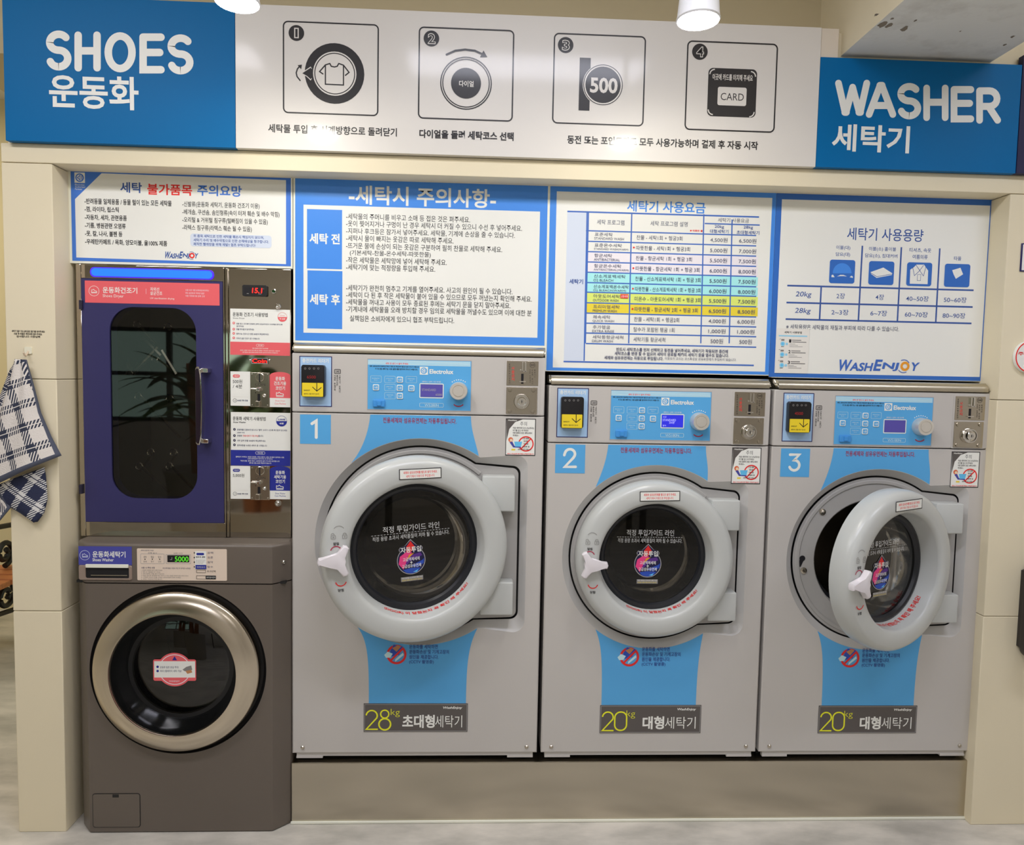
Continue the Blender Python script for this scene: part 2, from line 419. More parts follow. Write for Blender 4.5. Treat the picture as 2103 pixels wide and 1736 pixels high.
# rest of the room
b = BM(); box(b, -5.2, -1.2, 2.18, 2.3, 0, CEIL); struct('wall_far_left', b, mat('far_wall', (198, 186, 150), rough=.8))
b = BM(); box(b, -5.3, -5.2, -5.6, 3.2, 0, CEIL); struct('wall_left', b, M_BACK)
b = BM(); box(b, 3.25, 3.35, -5.6, 3.2, 0, CEIL); struct('wall_right', b, M_BACK)
b = BM()   # wall opposite the machines, with a window
WX0, WX1, WZ0, WZ1 = -4.3, -2.4, 0.95, 1.95; YB = -5.4
box(b, -5.2, WX0, YB-.12, YB, 0, CEIL); box(b, WX1, 3.3, YB-.12, YB, 0, CEIL); box(b, WX0, WX1, YB-.12, YB, 0, WZ0); box(b, WX0, WX1, YB-.12, YB, WZ1, CEIL)
struct('wall_back', b, M_BACK)
b = BM()
for x in (WX0+.02, (WX0+WX1)/2, WX1-.02): box(b, x-.025, x+.025, YB-.08, YB-.02, WZ0, WZ1, .004)
for z in (WZ0+.02, 1.46, WZ1-.02): box(b, WX0, WX1, YB-.079, YB-.021, z-.022, z+.022, .004)
w1 = struct('window_1', b, mat('window_frame', (70, 68, 66), rough=.5))
b = BM(); fill(b, [[(WX0, WZ0), (WX1, WZ0), (WX1, WZ1), (WX0, WZ1)]], YB-.05)
obj('pane', b, M_PANE, w1, smooth=None)

# ceiling luminaires (they carry the area lights above)
def luminaire(x, y, lab):
    t = empty('ceiling_light', (x, y, CEIL), lab, 'light', 'strip lights on the ceiling')
    b = BM(); box(b, x-.62, x+.62, y-.16, y+.16, CEIL-.045, CEIL, .005); obj('housing', b, M_WHITE_TRIM, t)
    b = BM(); box(b, x-.58, x+.58, y-.13, y+.13, CEIL-.05, CEIL-.044); obj('diffuser', b, mat('lit_diffuser', (255, 250, 240), raw=True, emit=(255, 240, 215), es=2.2), t)
for (x, y, p, c), lab in zip(PANELS, ('white strip light on the ceiling over the left end of the machines', 'white strip light on the ceiling over the middle machines', 'white strip light on the ceiling beside the concrete beam', 'white strip light on the ceiling near the window', 'white strip light on the ceiling near the wall opposite the machines')):
    luminaire(x, y, lab)

# spotlights over the fascia
def spotlight(px, py, Y, lab, power, color):
    x, z = W(px, py, Y)
    t = empty('spotlight', (x, Y, z), lab, 'spotlight', 'white spotlights in front of the fascia')
    b = BM(); lathe(b, [(.051, -.004), (.054, 0), (.052, .006), (.048, .05), (.046, .06), (.0, .062)], x, Y, z, 48, 'Z'); obj('housing', b, mat('lamp_white', (228, 222, 214), rough=.35), t)
    b = BM(); lathe(b, [(.0505, -.003), (.047, -.0045), (.040, -.008), (.026, -.0105), (.012, -.0118), (0, -.012)], x, Y, z, 48, 'Z'); obj('lens', b, mat('lit_lens', (255, 255, 250), raw=True, emit=(255, 250, 236), es=170), t)
    b = BM(); lathe(b, [(.046, .061), (.0475, .075), (.047, .10), (.030, .125), (.012, .14)], x, Y, z, 40, 'Z'); obj('collar', b, mat('lamp_collar', (150, 146, 138), rough=.3), t)
    b = BM(); lathe(b, [(.008, .13), (.008, CEIL-z-.02), (.04, CEIL-z-.018), (.04, CEIL-z)], x, Y, z, 20, 'Z'); obj('stem', b, M_WHITE_TRIM, t)
    l = lamp_area('spot_bulb', (x, Y, z-.014), power, .08, .08, color); l.data.shape = 'DISK'
    return x, z
SPY = -0.53
spotlight(487, 3, SPY, 'white spotlight over the joint between the blue shoes sign and white board', 0.8, (1, .985, .98))
spotlight(1434, 40, SPY, 'white spotlight in front of the white board near step four', 0.8, (1, .99, 1.0))

# ================================================================ FASCIA SIGNS
def board(name, x0, z0, x1, z1, y, th, colr, lab, cat, bev=.0008):
    b = BM(); box(b, x0, x1, y, y+th, z0, z1, bev); o = obj(name, b, pm(colr)); tag(o, lab, cat); return o
FA, FB = FR(540, 0, 3.505, YS), FR(1120, 0, 3.505, YS)
XS0, XS1 = X(8, 150, YS), X(483.5, 150, YS)
s1 = board('fascia_sign', XS0, ZH1+.001, XS1-.0012, ZT, YS, .022, 'sign', 'deep blue sign board lettered SHOES above the shoe dryer', 'sign')
p = Print(FR(0, 0, 2.993, YS), YS)
S_ = uarc(.5, .745, .5, .255, 38, 180, 12)+uarc(.5, .745, .5, .235, 180, 262, 6)+uarc(.5, .255, .5, .255, 82, -90, 14)+uarc(.5, .255, .5, .255, -90, -158, 6)
H_ = [[(0, 1), (0, 0)], [(1, 1), (1, 0)], [(0, .52), (1, .52)]]
O_ = [uarc(.5, .5, .5, .5, 0, 360, 36)[:-1]]
E_ = [[(1, 1), (0, 1)], [(0, 1), (0, 0), (1, 0)], [(0, .53), (.93, .53)]]
W_ = [[(0, 1), (.23, .02)], [(.27, .02), (.5, .86)], [(.5, .86), (.73, .02)], [(.77, .02), (1, 1)], [(.22, .01), (.28, .01)], [(.72, .01), (.78, .01)]]
A_ = [[(0, 0), (.46, .98)], [(.54, .98), (1, 0)], [(.45, .985), (.55, .985)], [(.2, .3), (.8, .3)]]
R_ = [[(0, 1), (0, 0)], [(0, 1), (.5, 1)]+uarc(.55, .735, .42, .265, 90, -90, 10)+[(0.02, .47)], [(.5, .47), (1, 0)]]
sw = 46
for paths, u0, u1, vc in ((([S_]), 283, 440, 311), (H_, 458, 620, 317), (O_, 643, 835, 322), (E_, 857, 1013, 329), ([S_], 1030, 1190, 335)):
    if paths is O_:
        w = sw; p.line([(u0+w/2+(u1-u0-w)*a, vc+123-w/2-(246-w)*bb) for a, bb in O_[0]], w, 'white', close=True)
    else: p.strokes(u0, u1, vc, 246, sw, paths, 'white')
p.text('운동화', 302, 558, 852, 206, 'white', .022)
p.done('lettering', s1)
XF1 = X(1687, 90, YS)
s2 = board('fascia_sign', XS1, ZH1+.001, XF1-.001, ZT, YS, .022, 'fascia', 'long white board with four black pictograms above the machines', 'sign')
p = Print(FA, YS)
def numdisc(p, u, v, r, t):
    p.disc(u, v, r, 'gloss_ink')
    if t == '1': p.rect(u-16, v-38, u+17, v+38, 'fascia').rect(u-8, v-30, u+9, v+30, 'gloss_ink')
    else: p.text(t, u-26, v, u+30, 78, 'fascia', .05).text(t, u-21, v, u+25, 66, 'gloss_ink', .005)
p.frame(143, 148, 831, 838, 38, 10, 'gloss_ink'); numdisc(p, 241, 238, 56, '1')
p.disc(516, 530, 214, 'gloss_ink').disc(517, 531, 156, 'fascia').ring(517, 531, 140, 147, 'gloss_ink')
p.line([(482, 458), (492, 478), (515, 483), (535, 478), (546, 458)], 9, 'gloss_ink').line([(482, 458), (450, 468), (408, 516), (432, 533)], 9, 'gloss_ink').line([(546, 458), (580, 470), (620, 522), (594, 543)], 9, 'gloss_ink')
p.line([(450, 470), (450, 607), (580, 613), (580, 472)], 9, 'gloss_ink')
kn = [(284, 528), (318, 505), (345, 488), (352, 500), (345, 530), (352, 560), (345, 572), (318, 548)]
p.poly([(284+(u-284)*1.12-8, 530+(v-530)*1.2) for u, v in kn], 'fascia').poly(kn, 'gloss_ink')
p.line([(268, 580), (246, 552), (240, 525), (248, 498), (262, 480)], 9, 'gloss_ink').poly([(250, 470), (281, 466), (276, 500)], 'gloss_ink')
p.text('세탁물 투입 후 시계방향으로 돌려닫기', 38, 922, 964, 62, 'gloss_ink', .018)
p.frame(1122, 190, 1798, 878, 38, 10, 'gloss_ink'); numdisc(p, 1213, 278, 56, '2')
p.line([(1322, 394), (1385, 366), (1455, 358), (1525, 366), (1582, 392)], 15, 'gloss_ink').poly([(1588, 364), (1615, 412), (1562, 414)], 'gloss_ink')
p.ring(1462, 600, 178, 186, 'gloss_ink').ring(1462, 600, 164, 171, 'gloss_ink').disc(1462, 600, 108, 'gloss_ink').text('다이얼', 1412, 602, 1517, 44, 'fascia', .02)
p.text('다이얼을 돌려 세탁코스 선택', 1126, 962, 1805, 62, 'gloss_ink', .03)
p.done('lettering', s2)
p = Print(FB, YS)
p.frame(62, 235, 706, 912, 38, 10, 'gloss_ink'); numdisc(p, 146, 325, 56, '3')
p.rect(248, 415, 317, 798, 'gloss_ink').disc(415, 612, 146, 'fascia').ring(415, 612, 136, 142, 'gloss_ink').disc(415, 612, 127, 'gloss_ink').text('500', 322, 612, 520, 112, 'fascia', .03)
p.text('동전 또는 포인트카드 모두 사용가능하며 결제 후 자동 시작', 158, 1004, 1532, 62, 'gloss_ink', .025)
p.frame(1022, 290, 1649, 958, 38, 10, 'gloss_ink'); numdisc(p, 1112, 373, 56, '4')
p.rr(1175, 488, 1511, 848, 34, 'gloss_ink').text('이곳에 카드를 터치해 주세요', 1203, 553, 1493, 46, 'fascia', .02).rr(1242, 625, 1444, 765, 14, 'fascia').text('CARD', 1262, 695, 1428, 52, 'gloss_ink', .0)
for cx, cy, a in ((1218, 536, 90), (1478, 552, 0), (1206, 790, 180), (1468, 806, 270)): p.ring(cx, cy, 30, 38, 'fascia', a, a+90)
p.done('lettering', s2)
ZW1 = Z(1690, 117, YS); XW1 = X(2093, 250, YS)
s3 = board('fascia_sign', XF1, ZH1+.001, XW1-.001, ZW1, YS, .022, 'sign', 'deep blue sign board lettered WASHER under the concrete beam', 'sign')
p = Print(FR(1640, 0, 4.134, YS), YS); sw = 57
for paths, u0, u1, vc in ((W_, 310, 607, 832), (A_, 570, 828, 847), ([S_], 838, 1040, 860), (H_, 1058, 1272, 874), (E_, 1290, 1490, 886), (R_, 1507, 1717, 897)):
    p.strokes(u0, u1, vc, 306, sw, paths, 'white')
p.text('세탁기', 283, 1166, 943, 232, 'white', .022)
p.done('lettering', s3)
s4 = board('fascia_sign', XW1, ZH1+.001, XW1+.5, ZW1+.03, YS-.002, .022, 'navy2', 'dark navy sign board at the right end of the fascia, mostly cut off', 'sign')

# ================================================================ POSTERS IN THE RECESS
def poster(name, tl, br, lab, trim):
    (x0, z1), (x1, z0) = W(*tl, YR), W(*br, YR)
    t = empty('poster_board', (x0/2+x1/2, YR, z0), lab, 'poster')
    b = BM(); box(b, x0-trim[0], x1+trim[1], YR, YR+.03, z0-trim[2], z1+trim[3], .001); obj('backing', b, M_WHITE_TRIM, t)
    return t, x0, z0, x1, z1
def washenjoy(p, u0, v, u1, h, blue, oj, sl=.22):
    """italic wordmark with a ringed O"""
    w = u1-u0; q = h*.40
    def big(t, a, bb): p.text(t, u0+w*a, v, u0+w*bb, h, blue, .03, sl)
    def sm(t, a, bb): p.text(t, u0+w*a, v+h*.13, u0+w*bb, h*.74, blue, .03, sl)
    big('W', 0, .155); sm('ASH', .15, .415); big('E', .435, .52); sm('NJ', .535, .725); sm('Y', .87, .97)
    p.ring(u0+w*.815, v+h*.1, h*.20, h*.40, oj); p.ring(u0+w*.80, v+h*.08, h*.50, h*.56, blue, 30, 120); p.ring(u0+w*.80, v+h*.12, h*.50, h*.56, blue, 215, 300)
def elogo(p, u, v, r, fg, bg):
    p.rect(u-r, v-r, u+r, v+r, fg).ring(u, v, r*.58, r*.80, bg, 40, 320).ring(u, v, r*.58, r*.80, bg, -40, 40)
    p.poly([(u+r*.15, v-r*.6), (u+r*.15, v+r*.6), (u-r*.55, v)], bg).poly([(u+r*.02, v-r*.3), (u+r*.02, v+r*.3), (u-r*.28, v)], fg).rect(u+r*.32, v-r*.55, u+r*.5, v+r*.55, bg)
# poster 1
t, x0, z0, x1, z1 = poster('poster', (145, 345), (597, 547), 'blue bordered notice with red heading words above the shoe dryer', (.014, .006, .008, .002))
f = FR(130, 340, 4.381, YR); p = Print(f, YR); p.rect(65, 22, 2048, 908, 'titleb')
p.poly([(345, 70), (2004, 132), (2004, 888), (118, 828), (106, 303)], 'white')
elogo(p, 148, 110, 48, 'white', 'titleb')
for i, wd_ in enumerate((86, 92, 66)): p.text(('Electrolux', 'Authorized', 'Partner')[i], 106, 172+20*i, 106+wd_, 15, 'white')
p.text('세탁', 512, 196, 708, 96, 'titled', .022).text('불가품목', 756, 212, 1160, 100, 'red', .022).text('주의요망', 1206, 222, 1606, 100, 'titleb', .022)
for i, (s_, w_) in enumerate((('-반려동물 일체용품 / 동물 털이 있는 모든 세탁물', 975), ('-껌, 라이타, 립스틱', 500), ('-자동차, 세차, 관련용품', 572), ('-기름, 병원관련 오염류', 562), ('-못, 칼, 나사, 볼펜 등', 532), ('-우레탄카페트 / 목화, 양모이불, 울100% 제품', 935))):
    p.text(s_, 192+i, 320+73*i, w_, 52, 'ink', .02)
for i, (s_, w_) in enumerate((('-신발류(운동화 세탁기, 운동화 건조기 이용)', 1766), ('-베개솜, 쿠션솜, 솜인형류(속이 터져 훼손 및 배수 막힘)', 1946), ('-오리털 & 거위털 침구류(털빠짐이 있을 수 있음)', 1840), ('-라텍스 침구류(라텍스 훼손 될 수 있음)', 1696))):
    p.text(s_, 1072, 350+70*i, w_, 56, 'ink', .008)
p.rr(1144, 612, 1874, 745, 26, 'lav')
for i, (s_, w_) in enumerate((('위 품목 세탁으로 인한 세탁물 훼손시 책임지지 않으며,', 1806), ('세탁기 수리 및 배수막힘으로 인한 손해배상을 청구합니다.', 1850), ('쾌적한 빨래방을 위해 제발!! 협조 부탁드립니다!', 1730))):
    p.text(s_, 1172, 634+36*i, w_, 28, 'titled', .02)
washenjoy(p, 906, 805, 1216, 62, 'titled', 'red')
p.done('print', t)
# poster 2
t, x0, z0, x1, z1 = poster('poster', (606, 362.5), (1118, 711), 'big blue notice board with two boxed headings above washing machine number 1', (.006, .004, .006, .002))
f = FR(600, 360, 3.968, YR); p = Print(f, YR); p.rect(25, 10, 2056, 1390, 'blue')
p.text('-세탁시 주의사항-', 462, 158, 1662, 158, 'white', .022)
p.rect(93, 240, 1998, 1325, 'white'); p.rect(121, 275, 406, 768, 'blue').rect(125, 775, 408, 1255, 'blue')
p.text('세탁 전', 140, 515, 388, 88, 'white', .03).text('세탁 후', 142, 1010, 390, 88, 'white', .03)
L2 = (('-세탁물의 주머니를 비우고 소매 등 접은 것은 펴주세요.', 440, 335, 1450), ('-옷이 찢어지거나 구멍이 난 경우 세탁시 더 커질 수 있으니 수선 후 넣어주세요.', 440, 393, 1874), ('-지퍼나 후크등은 잠가서 넣어주세요. 세탁물, 기계에 손상을 줄 수 있습니다.', 440, 454, 1816), ('-세탁시 물이 빠지는 옷감은 따로 세탁해 주세요.', 440, 512, 1316), ('-뜨거운 물에 손상이 되는 옷감은 구분하여 필히 찬물로 세탁해 주세요.', 440, 573, 1712), ('(기본세탁-찬물-온수세탁-따뜻한물)', 470, 634, 1130), ('-작은 세탁물은 세탁망에 넣어 세탁해 주세요.', 440, 690, 1260), ('-세탁기에 맞는 적정량을 투입해 주세요.', 440, 748, 1166),
      ('-세탁기가 완전히 멈추고 기계를 열어주세요. 사고의 원인이 될 수 있습니다.', 440, 917, 1796), ('-세탁이 다 된 후 작은 세탁물이 붙어 있을 수 있으므로 모두 꺼냈는지 확인해 주세요.', 440, 974, 1954), ('-세탁물을 꺼내고 사용이 모두 종료된 후에는 세탁기 문을 닫지 말아주세요.', 440, 1032, 1780), ('-기계내에 세탁물을 오래 방치할 경우 임의로 세탁물을 꺼낼수도 있으며 이에 대한 분', 440, 1090, 1952), ('실책임은 소비자에게 있으니 협조 부탁드립니다.', 470, 1166, 1320))
for s_, u0, v, u1 in L2: p.text(s_, u0, v, u1, 50, 'ink', .006)
p.done('print', t)
# poster 3
t, x0, z0, x1, z1 = poster('poster', (1130.2, 382.3), (1579, 770), 'price table poster with pink, aqua, lime and gold rows above washing machine number 2', (.005, 0, .003, .002))
f = FR(1120, 380, 4.34, YR); p = Print(f, YR)
p.rect(45, 10, 1990, 1692, 'blue').rect(102, 57, 1957, 1665, 'white')
p.text('세탁기 사용요금', 728, 186, 1428, 102, 'blue', .02)
def hl(u0, v, u1, w=12): p.bar(u0, v-w/2, u1, v+w/2, 'line')
# rows are listed by the height of their left end
rows = [(412, 500, None, '표준세탁', 'STANDARD WASH', '찬물 - 세탁1회 + 헹궁3회', 0, '4,500원', '6,500원', 600, 700, 1222), (508, 592, None, '표준온수세탁', 'STANDARD WASH(WARM)', '따뜻한물 - 세탁1회 + 헹궁3회', 1, '5,000원', '7,000원', 682, 740, 1290), (600, 682, 'pink', '항균세탁', 'ANTIBACTERIAL', '찬물 - 항균세탁 1회 + 헹굼 3회', 0, '5,500원', '7,500원', 594, 664, 1306), (692, 776, 'pink', '항균온수세탁', 'ANTIBACTERIAL(WARM)', '따뜻한물 - 항균세탁 1회 + 헹굼 3회', 1, '6,000원', '8,000원', 676, 742, 1374),
        (784, 866, 'aqua', '산소계표백세탁', 'O2 BLEACH', '찬물 - 산소계표백세탁 1회 + 헹굼 3회', 0, '5,500원', '7,500원', 714, 604, 1384), (876, 958, 'aqua', '산소계표백온수세탁', 'O2 BLEACH(WARM)', '따뜻한물 - 산소계표백세탁 1회 + 헹굼 3회', 1, '6,000원', '8,000원', 742, 718, 1384), (962, 1048, 'lime', '아웃도어세탁', 'OUTDOOR WASH', '미온수 - 아웃도어세탁 1회 + 헹굼 3회', 0, '5,500원', '7,500원', 664, 652, 1384), (1056, 1138, 'gold', '프리미엄세탁', 'PREMIUM WASH', '따뜻한물 - 항균세탁 2회 + 헹굼 3회', 1, '6,500원', '8,500원', 662, 636, 1358),
        (1148, 1226, None, '쾌속세탁', 'QUICK WASH', '찬물 - 세탁1회 + 헹굼2회', 0, '4,000원', '6,000원', 578, 612, 1192), (1238, 1318, None, '추가헹굼', 'EXTRA RINSE', '탈수가 포함된 헹굼 1회', 0, '1,000원', '1,000원', 576, 612, 1150), (1326, 1408, None, '세탁통항균세척', 'DRUM WASH', '세탁기통 항균세척', 0, '500원', '500원', 694, 600, 1068)]
hl(196, 236, 1906, 14); p.rect(196, 244, 340, 1570, 'lav')
SK = .030   # slope of level lines in this part of the picture
for (va, vb, c, a, e, d, dot, p1, p2, ua, ue, ud) in rows:
    if c: p.bar(382-(va-412)*.022, va, 1892, vb, c)
for va in [408]+[r[0]-6 for r in rows[1:]]+[1414]: hl(362, va, 1880, 11)
hl(1420, 344, 1910, 11)
for u, v0 in ((384, 244), (770, 250), (1412, 262), (1664, 308)):
    p.line([(u, v0), (u-(1405-v0)*.024, 1412)], 11, 'line', False, False)
p.line([(372, 244), (345, 1568)], 11, 'line', False, False)
hl(162, 1574, 1858, 13)
p.text('세탁 프로그램', 460, 330, 704, 44, 'ink2', .0).text('세탁 프로그램 설명', 936, 342, 1268, 44, 'ink2', .0).text('세탁기 사용요금', 1538, 312, 1814, 38, 'ink2').text('20kg', 1508, 374, 1592, 34, 'titled', .01).text('대형세탁기', 1466, 412, 1632, 34, 'titled', .01).text('28kg', 1766, 380, 1850, 34, 'titled', .01).text('초대형세탁기', 1704, 422, 1906, 34, 'titled', .01)
p.disc(1296, 408, 7, 'red').text('따뜻한 물', 1312, 408, 1402, 18, 'red', .02); p.text('세탁기', 212, 860, 336, 44, 'titled', .02)
for (va, vb, c, a, e, d, dot, p1, p2, ua, ue, ud) in rows:
    k = (va-412)*.022
    p.text(a, 440-k, va+28, ua, 32, 'ink2').text(e, 436-k, va+64, ue, 22, 'ink2').text(d, 812-k*1.4, (va+vb)/2+375*(.031-(va-412)*.00001), ud, 40, 'ink2')
    if dot: p.disc(790-k, (va+vb)/2+8, 8, 'red')
    w1_ = 154 if len(p1) > 5 else 112
    sl_ = .031-(va-412)*.00001; p.text(p1, 1546-k-w1_/2, (va+vb)/2+1090*sl_, 1546-k+w1_/2, 42, 'ink2').text(p2, 1803-k-w1_/2, (va+vb)/2+1350*sl_, 1803-k+w1_/2, 42, 'ink2')
p.rr(668, 974, 738, 1012, 6, 'red').text('공용세제', 674, 993, 734, 24, 'white')
for s_, u0, v, u1 in (('반드시 세탁코스를 먼저 선택하고 동전을 넣어주세요. 세탁기가 작동되면 중간에', 632, 1464, 1626), ('세탁코스를 변경 할 수 없으며 세탁이 완료될 때까지 세탁기 문을 열수도 없습니다.', 616, 1500, 1634), ('세제와 섬유유연제는 자동으로 투입됩니다.', 524, 1538, 1050)):
    p.text(s_, u0, v, u1, 32, 'ink2', .02)
p.text('아웃도어 코스는 코스특성상 섬유유연제가 투입되지 않습니다.', 1064, 1546, 1700, 24, 'ink2')
p.done('print', t)
# poster 4
t, x0, z0, x1, z1 = poster('poster', (1603, 397), (2022, 783), 'white capacity table poster with four blue square icons above washing machine number 3', (0.004, .0, .002, .002))
f = FR(1580, 390, 4.021, YR); p = Print(f, YR)
(xa, za), (xb, zb) = f(100, 30), f(1777, 1580); xa = W(1600, 396, YR)[0]-.001
p.rect(60, 28, 1777, 1580, 'blue2').rect(104, 78, 1736, 1546, 'white')
p.text('세탁기 사용용량', 642, 362, 1272, 104, 'titled', .01)
for u0, v0, v1 in ((768, 462, 1090), (1090, 474, 1096), (1407, 484, 1100)): p.line([(u0, v0), (u0-34, v1)], 13, 'titled', False, False)
p.line([(428, 798), (414, 1074)], 13, 'titled', False, False)
for u0, v, u1 in ((148, 790, 1688), (141, 930, 1680), (134, 1067, 1670)): p.bar(u0, v-6, u1, v+8, 'titled')
for s_, u0, v, u1, h in (('이불(대)', 552, 478, 668, 38), ('담요(대)', 548, 534, 666, 38), ('이불(소) 홑이불', 822, 488, 1046, 38), ('담요(소), 침대커버', 790, 544, 1058, 38), ('티셔츠, 속옷', 1156, 497, 1336, 36), ('여름의류', 1182, 553, 1306, 36), ('타올', 1524, 566, 1584, 34)): p.text(s_, u0, v, u1, h, 'titled', .008)
for s_, u0, v, u1 in (('20kg', 214, 866, 342), ('28kg', 208, 1002, 336)): p.text(s_, u0, v, u1, 54, 'titled', .006, .15)
for s_, u0, v, u1 in (('2장', 554, 876, 624), ('4장', 876, 886, 946), ('40~50장', 1128, 897, 1316), ('50~60장', 1440, 907, 1628), ('2~3장', 512, 1010, 654), ('6~7장', 834, 1018, 972), ('60~70장', 1118, 1028, 1308), ('80~90장', 1430, 1037, 1618)): p.text(s_, u0, v, u1, 46, 'titled', .003)
p.rr(500, 576, 700, 776, 20, 'blue2').poly(arcp(600, 690, 78, 0, 180, 14, 84), 'blue').poly([(558, 716), (585, 703), (612, 703), (640, 716), (612, 713), (585, 713)], 'white').poly([(512, 706), (524, 700), (538, 722), (512, 722)], 'white').poly([(662, 722), (676, 710), (688, 716), (688, 728)], 'white')
p.rr(824, 588, 1022, 788, 20, 'blue2').poly([(834, 680), (940, 642), (1014, 690), (1010, 704), (884, 728), (838, 694)], 'white').line([(836, 686), (886, 718), (1012, 696)], 4, 'titled')
p.rr(1138, 598, 1334, 798, 20, 'blue2').poly([(1192, 640), (1212, 618), (1276, 618), (1290, 640), (1310, 668), (1305, 780), (1158, 776), (1162, 660)], 'white').line([(1206, 616), (1236, 660), (1270, 712)], 4, 'titled').line([(1272, 624), (1236, 672), (1196, 710)], 4, 'titled').frame(1220, 698, 1248, 752, 2, 3, 'titled').line([(1182, 640), (1196, 708)], 4, 'titled').line([(1290, 640), (1272, 710)], 4, 'titled')
p.rr(1450, 610, 1648, 806, 20, 'blue2').poly([(1508, 664), (1576, 644), (1598, 698), (1538, 736), (1520, 700)], 'white')
p.text('※ 세탁용량은 세탁물의 재질과 부피에 따라 다를 수 있습니다.', 138, 1130, 1070, 40, 'ink2')
washenjoy(p, 556, 1448, 1246, 94, 'line', 'orange')
p.done('print', t)
# small paper notice stuck on poster 4
f = FR(1560, 640, 12.4, YR-.002)
(xa, zb_), (xb, za_) = f(445, 425), f(1220, 1580)
b = BM(); box(b, xa, xb, YR-.0022, YR-.0012, za_, zb_); nt_ = obj('paper_notice', b, pm('cream'), smooth=None)
tag(nt_, 'small white instruction sheet stuck on the lower left of the capacity poster', 'notice')
p = Print(f, YR-.0022, .0002); p.text('세탁기 사용방법', 630, 528, 1076, 56, 'ink', .02).rect(490, 600, 1210, 648, 'skyl')
for i, (dy, du) in enumerate(((0, 0), (272, -20), (545, -35))):
    p.text('1 2 3'.split()[i], 750+du, 750+dy, 805+du, 84, 'ink', .02)
    p.line([(830+du, 730+dy), (1050+du, 735+dy)], 20, 'mid').line([(836+du, 775+dy), (1180+du, 785+dy)], 20, 'mid')
    for j, w_ in enumerate((140, 210, 330)): p.line([(760+du, 826+34*j+dy), (760+w_+du, 828+34*j+dy)], 10, 'lgrey')
    p.disc(586+du*.7, 822+dy, 58, 'skyl').disc(586+du*.7, 822+dy, 34, 'lblue').disc(690+du*.7, 825+dy, 30, 'skyl').rect(552+du, 700+dy, 630+du, 744+dy, 'mid').rect(545+du, 884+dy, 620+du, 902+dy, 'mid').line([(510+du, 700+dy), (535+du, 696+dy)], 10, 'mid')
p.done('print', nt_)

# ================================================================ WASHING MACHINES
XW = [(-0.6115, 0.2085), (0.2224, 0.9630), (0.9748, 1.7180)]
ZTOP, ZSEAM, ZBOT = [1.5777, 1.4888, 1.4888], [1.3859, 1.2996, 1.2996], .2416
F1 = FR(590, 690, 3.894, 0.0); F1P = FR(740, 720, 5.534, 0.0); F1B = FR(590, 1290, 3.893, 0.0); F2B = FR(1100, 1290, 3.505, 0.0)
ANCH = [dict(card=(614.9, 731), panel=(756, 738.1), coin=(1041, 740.8), num=(616.2, 851.3), caut=(1039, 859.5), cap=(747.2, 1444.9), bez=(863, 1115)),
        dict(card=(1144.7, 796.4), panel=(1255.8, 802), coin=(1508.7, 804.6), num=(1141, 912.8), caut=(1504, 919.2), cap=(1232.7, 1448.3), bez=(1344, 1145.5)),
        dict(card=(1609.3, 806.6), panel=(1717, 813.5), coin=(1962, 813.5), num=(1604.2, 921.2), caut=(1954.7, 927.5), cap=(1681.4, 1449.3), bez=(1799.5, 1151))]
def bez_outline(cx, cz, R, xr, zt, zb, rc):
    P = [(cx+R*cos(a), cz+R*sin(a)) for a in [radians(56+(304-56)*i/72) for i in range(73)]]
    P += [(cx+xr-rc+rc*cos(a), cz-zb+rc+rc*sin(a)) for a in [radians(-90+90*i/8) for i in range(9)]]
    P += [(cx+xr-rc+rc*cos(a), cz+zt-rc+rc*sin(a)) for a in [radians(90*i/8) for i in range(9)]]
    return P
def fix_front(bm):
    bm.normal_update()
    for f in bm.faces:
        if f.normal.y > 0: f.normal_flip()
def ring_text(p, t, r0, y0, dr, dy, a0, a1, h, colr):
    """lettering bent round the sloping inner face of the door ring, reading left to right along the bottom"""
    V, F = glyphs(t, .02); xa, xb = min(q[0] for q in V), max(q[0] for q in V); ya, yb = min(q[1] for q in V), max(q[1] for q in V)
    vs = []
    for x, y in V:
        a = a0+(a1-a0)*(x-xa)/(xb-xa); k = (y-ya)/(yb-ya)*h
        r = r0+dr*k-.0012; vs.append(p.bm.verts.new((r*cos(a)+p.cx, y0+dy*k-.0006, r*sin(a))))
    m = p.mi(colr)
    for f in F:
        try: p.bm.faces.new([vs[i] for i in f]).material_index = m
        except ValueError: pass
def tri_knob(bm, y0, y1, R, flip):
    """three-armed concave knob"""
    P = []
    for i in range(3):
        a = radians(120*i)+(0 if flip else pi)
        tip = 1.06 if i == 0 else .92
        for d, q in ((-.20, 1), (0, 1.05), (.20, 1)):
            P.append((R*tip*q*cos(a+d), R*tip*q*sin(a+d)))
        for k in (.28, .5, .72):
            aa = a+radians(120*k); rr_ = .33 if k == .5 else .43
            P.append((R*rr_*cos(aa), R*rr_*sin(aa)))
    return P
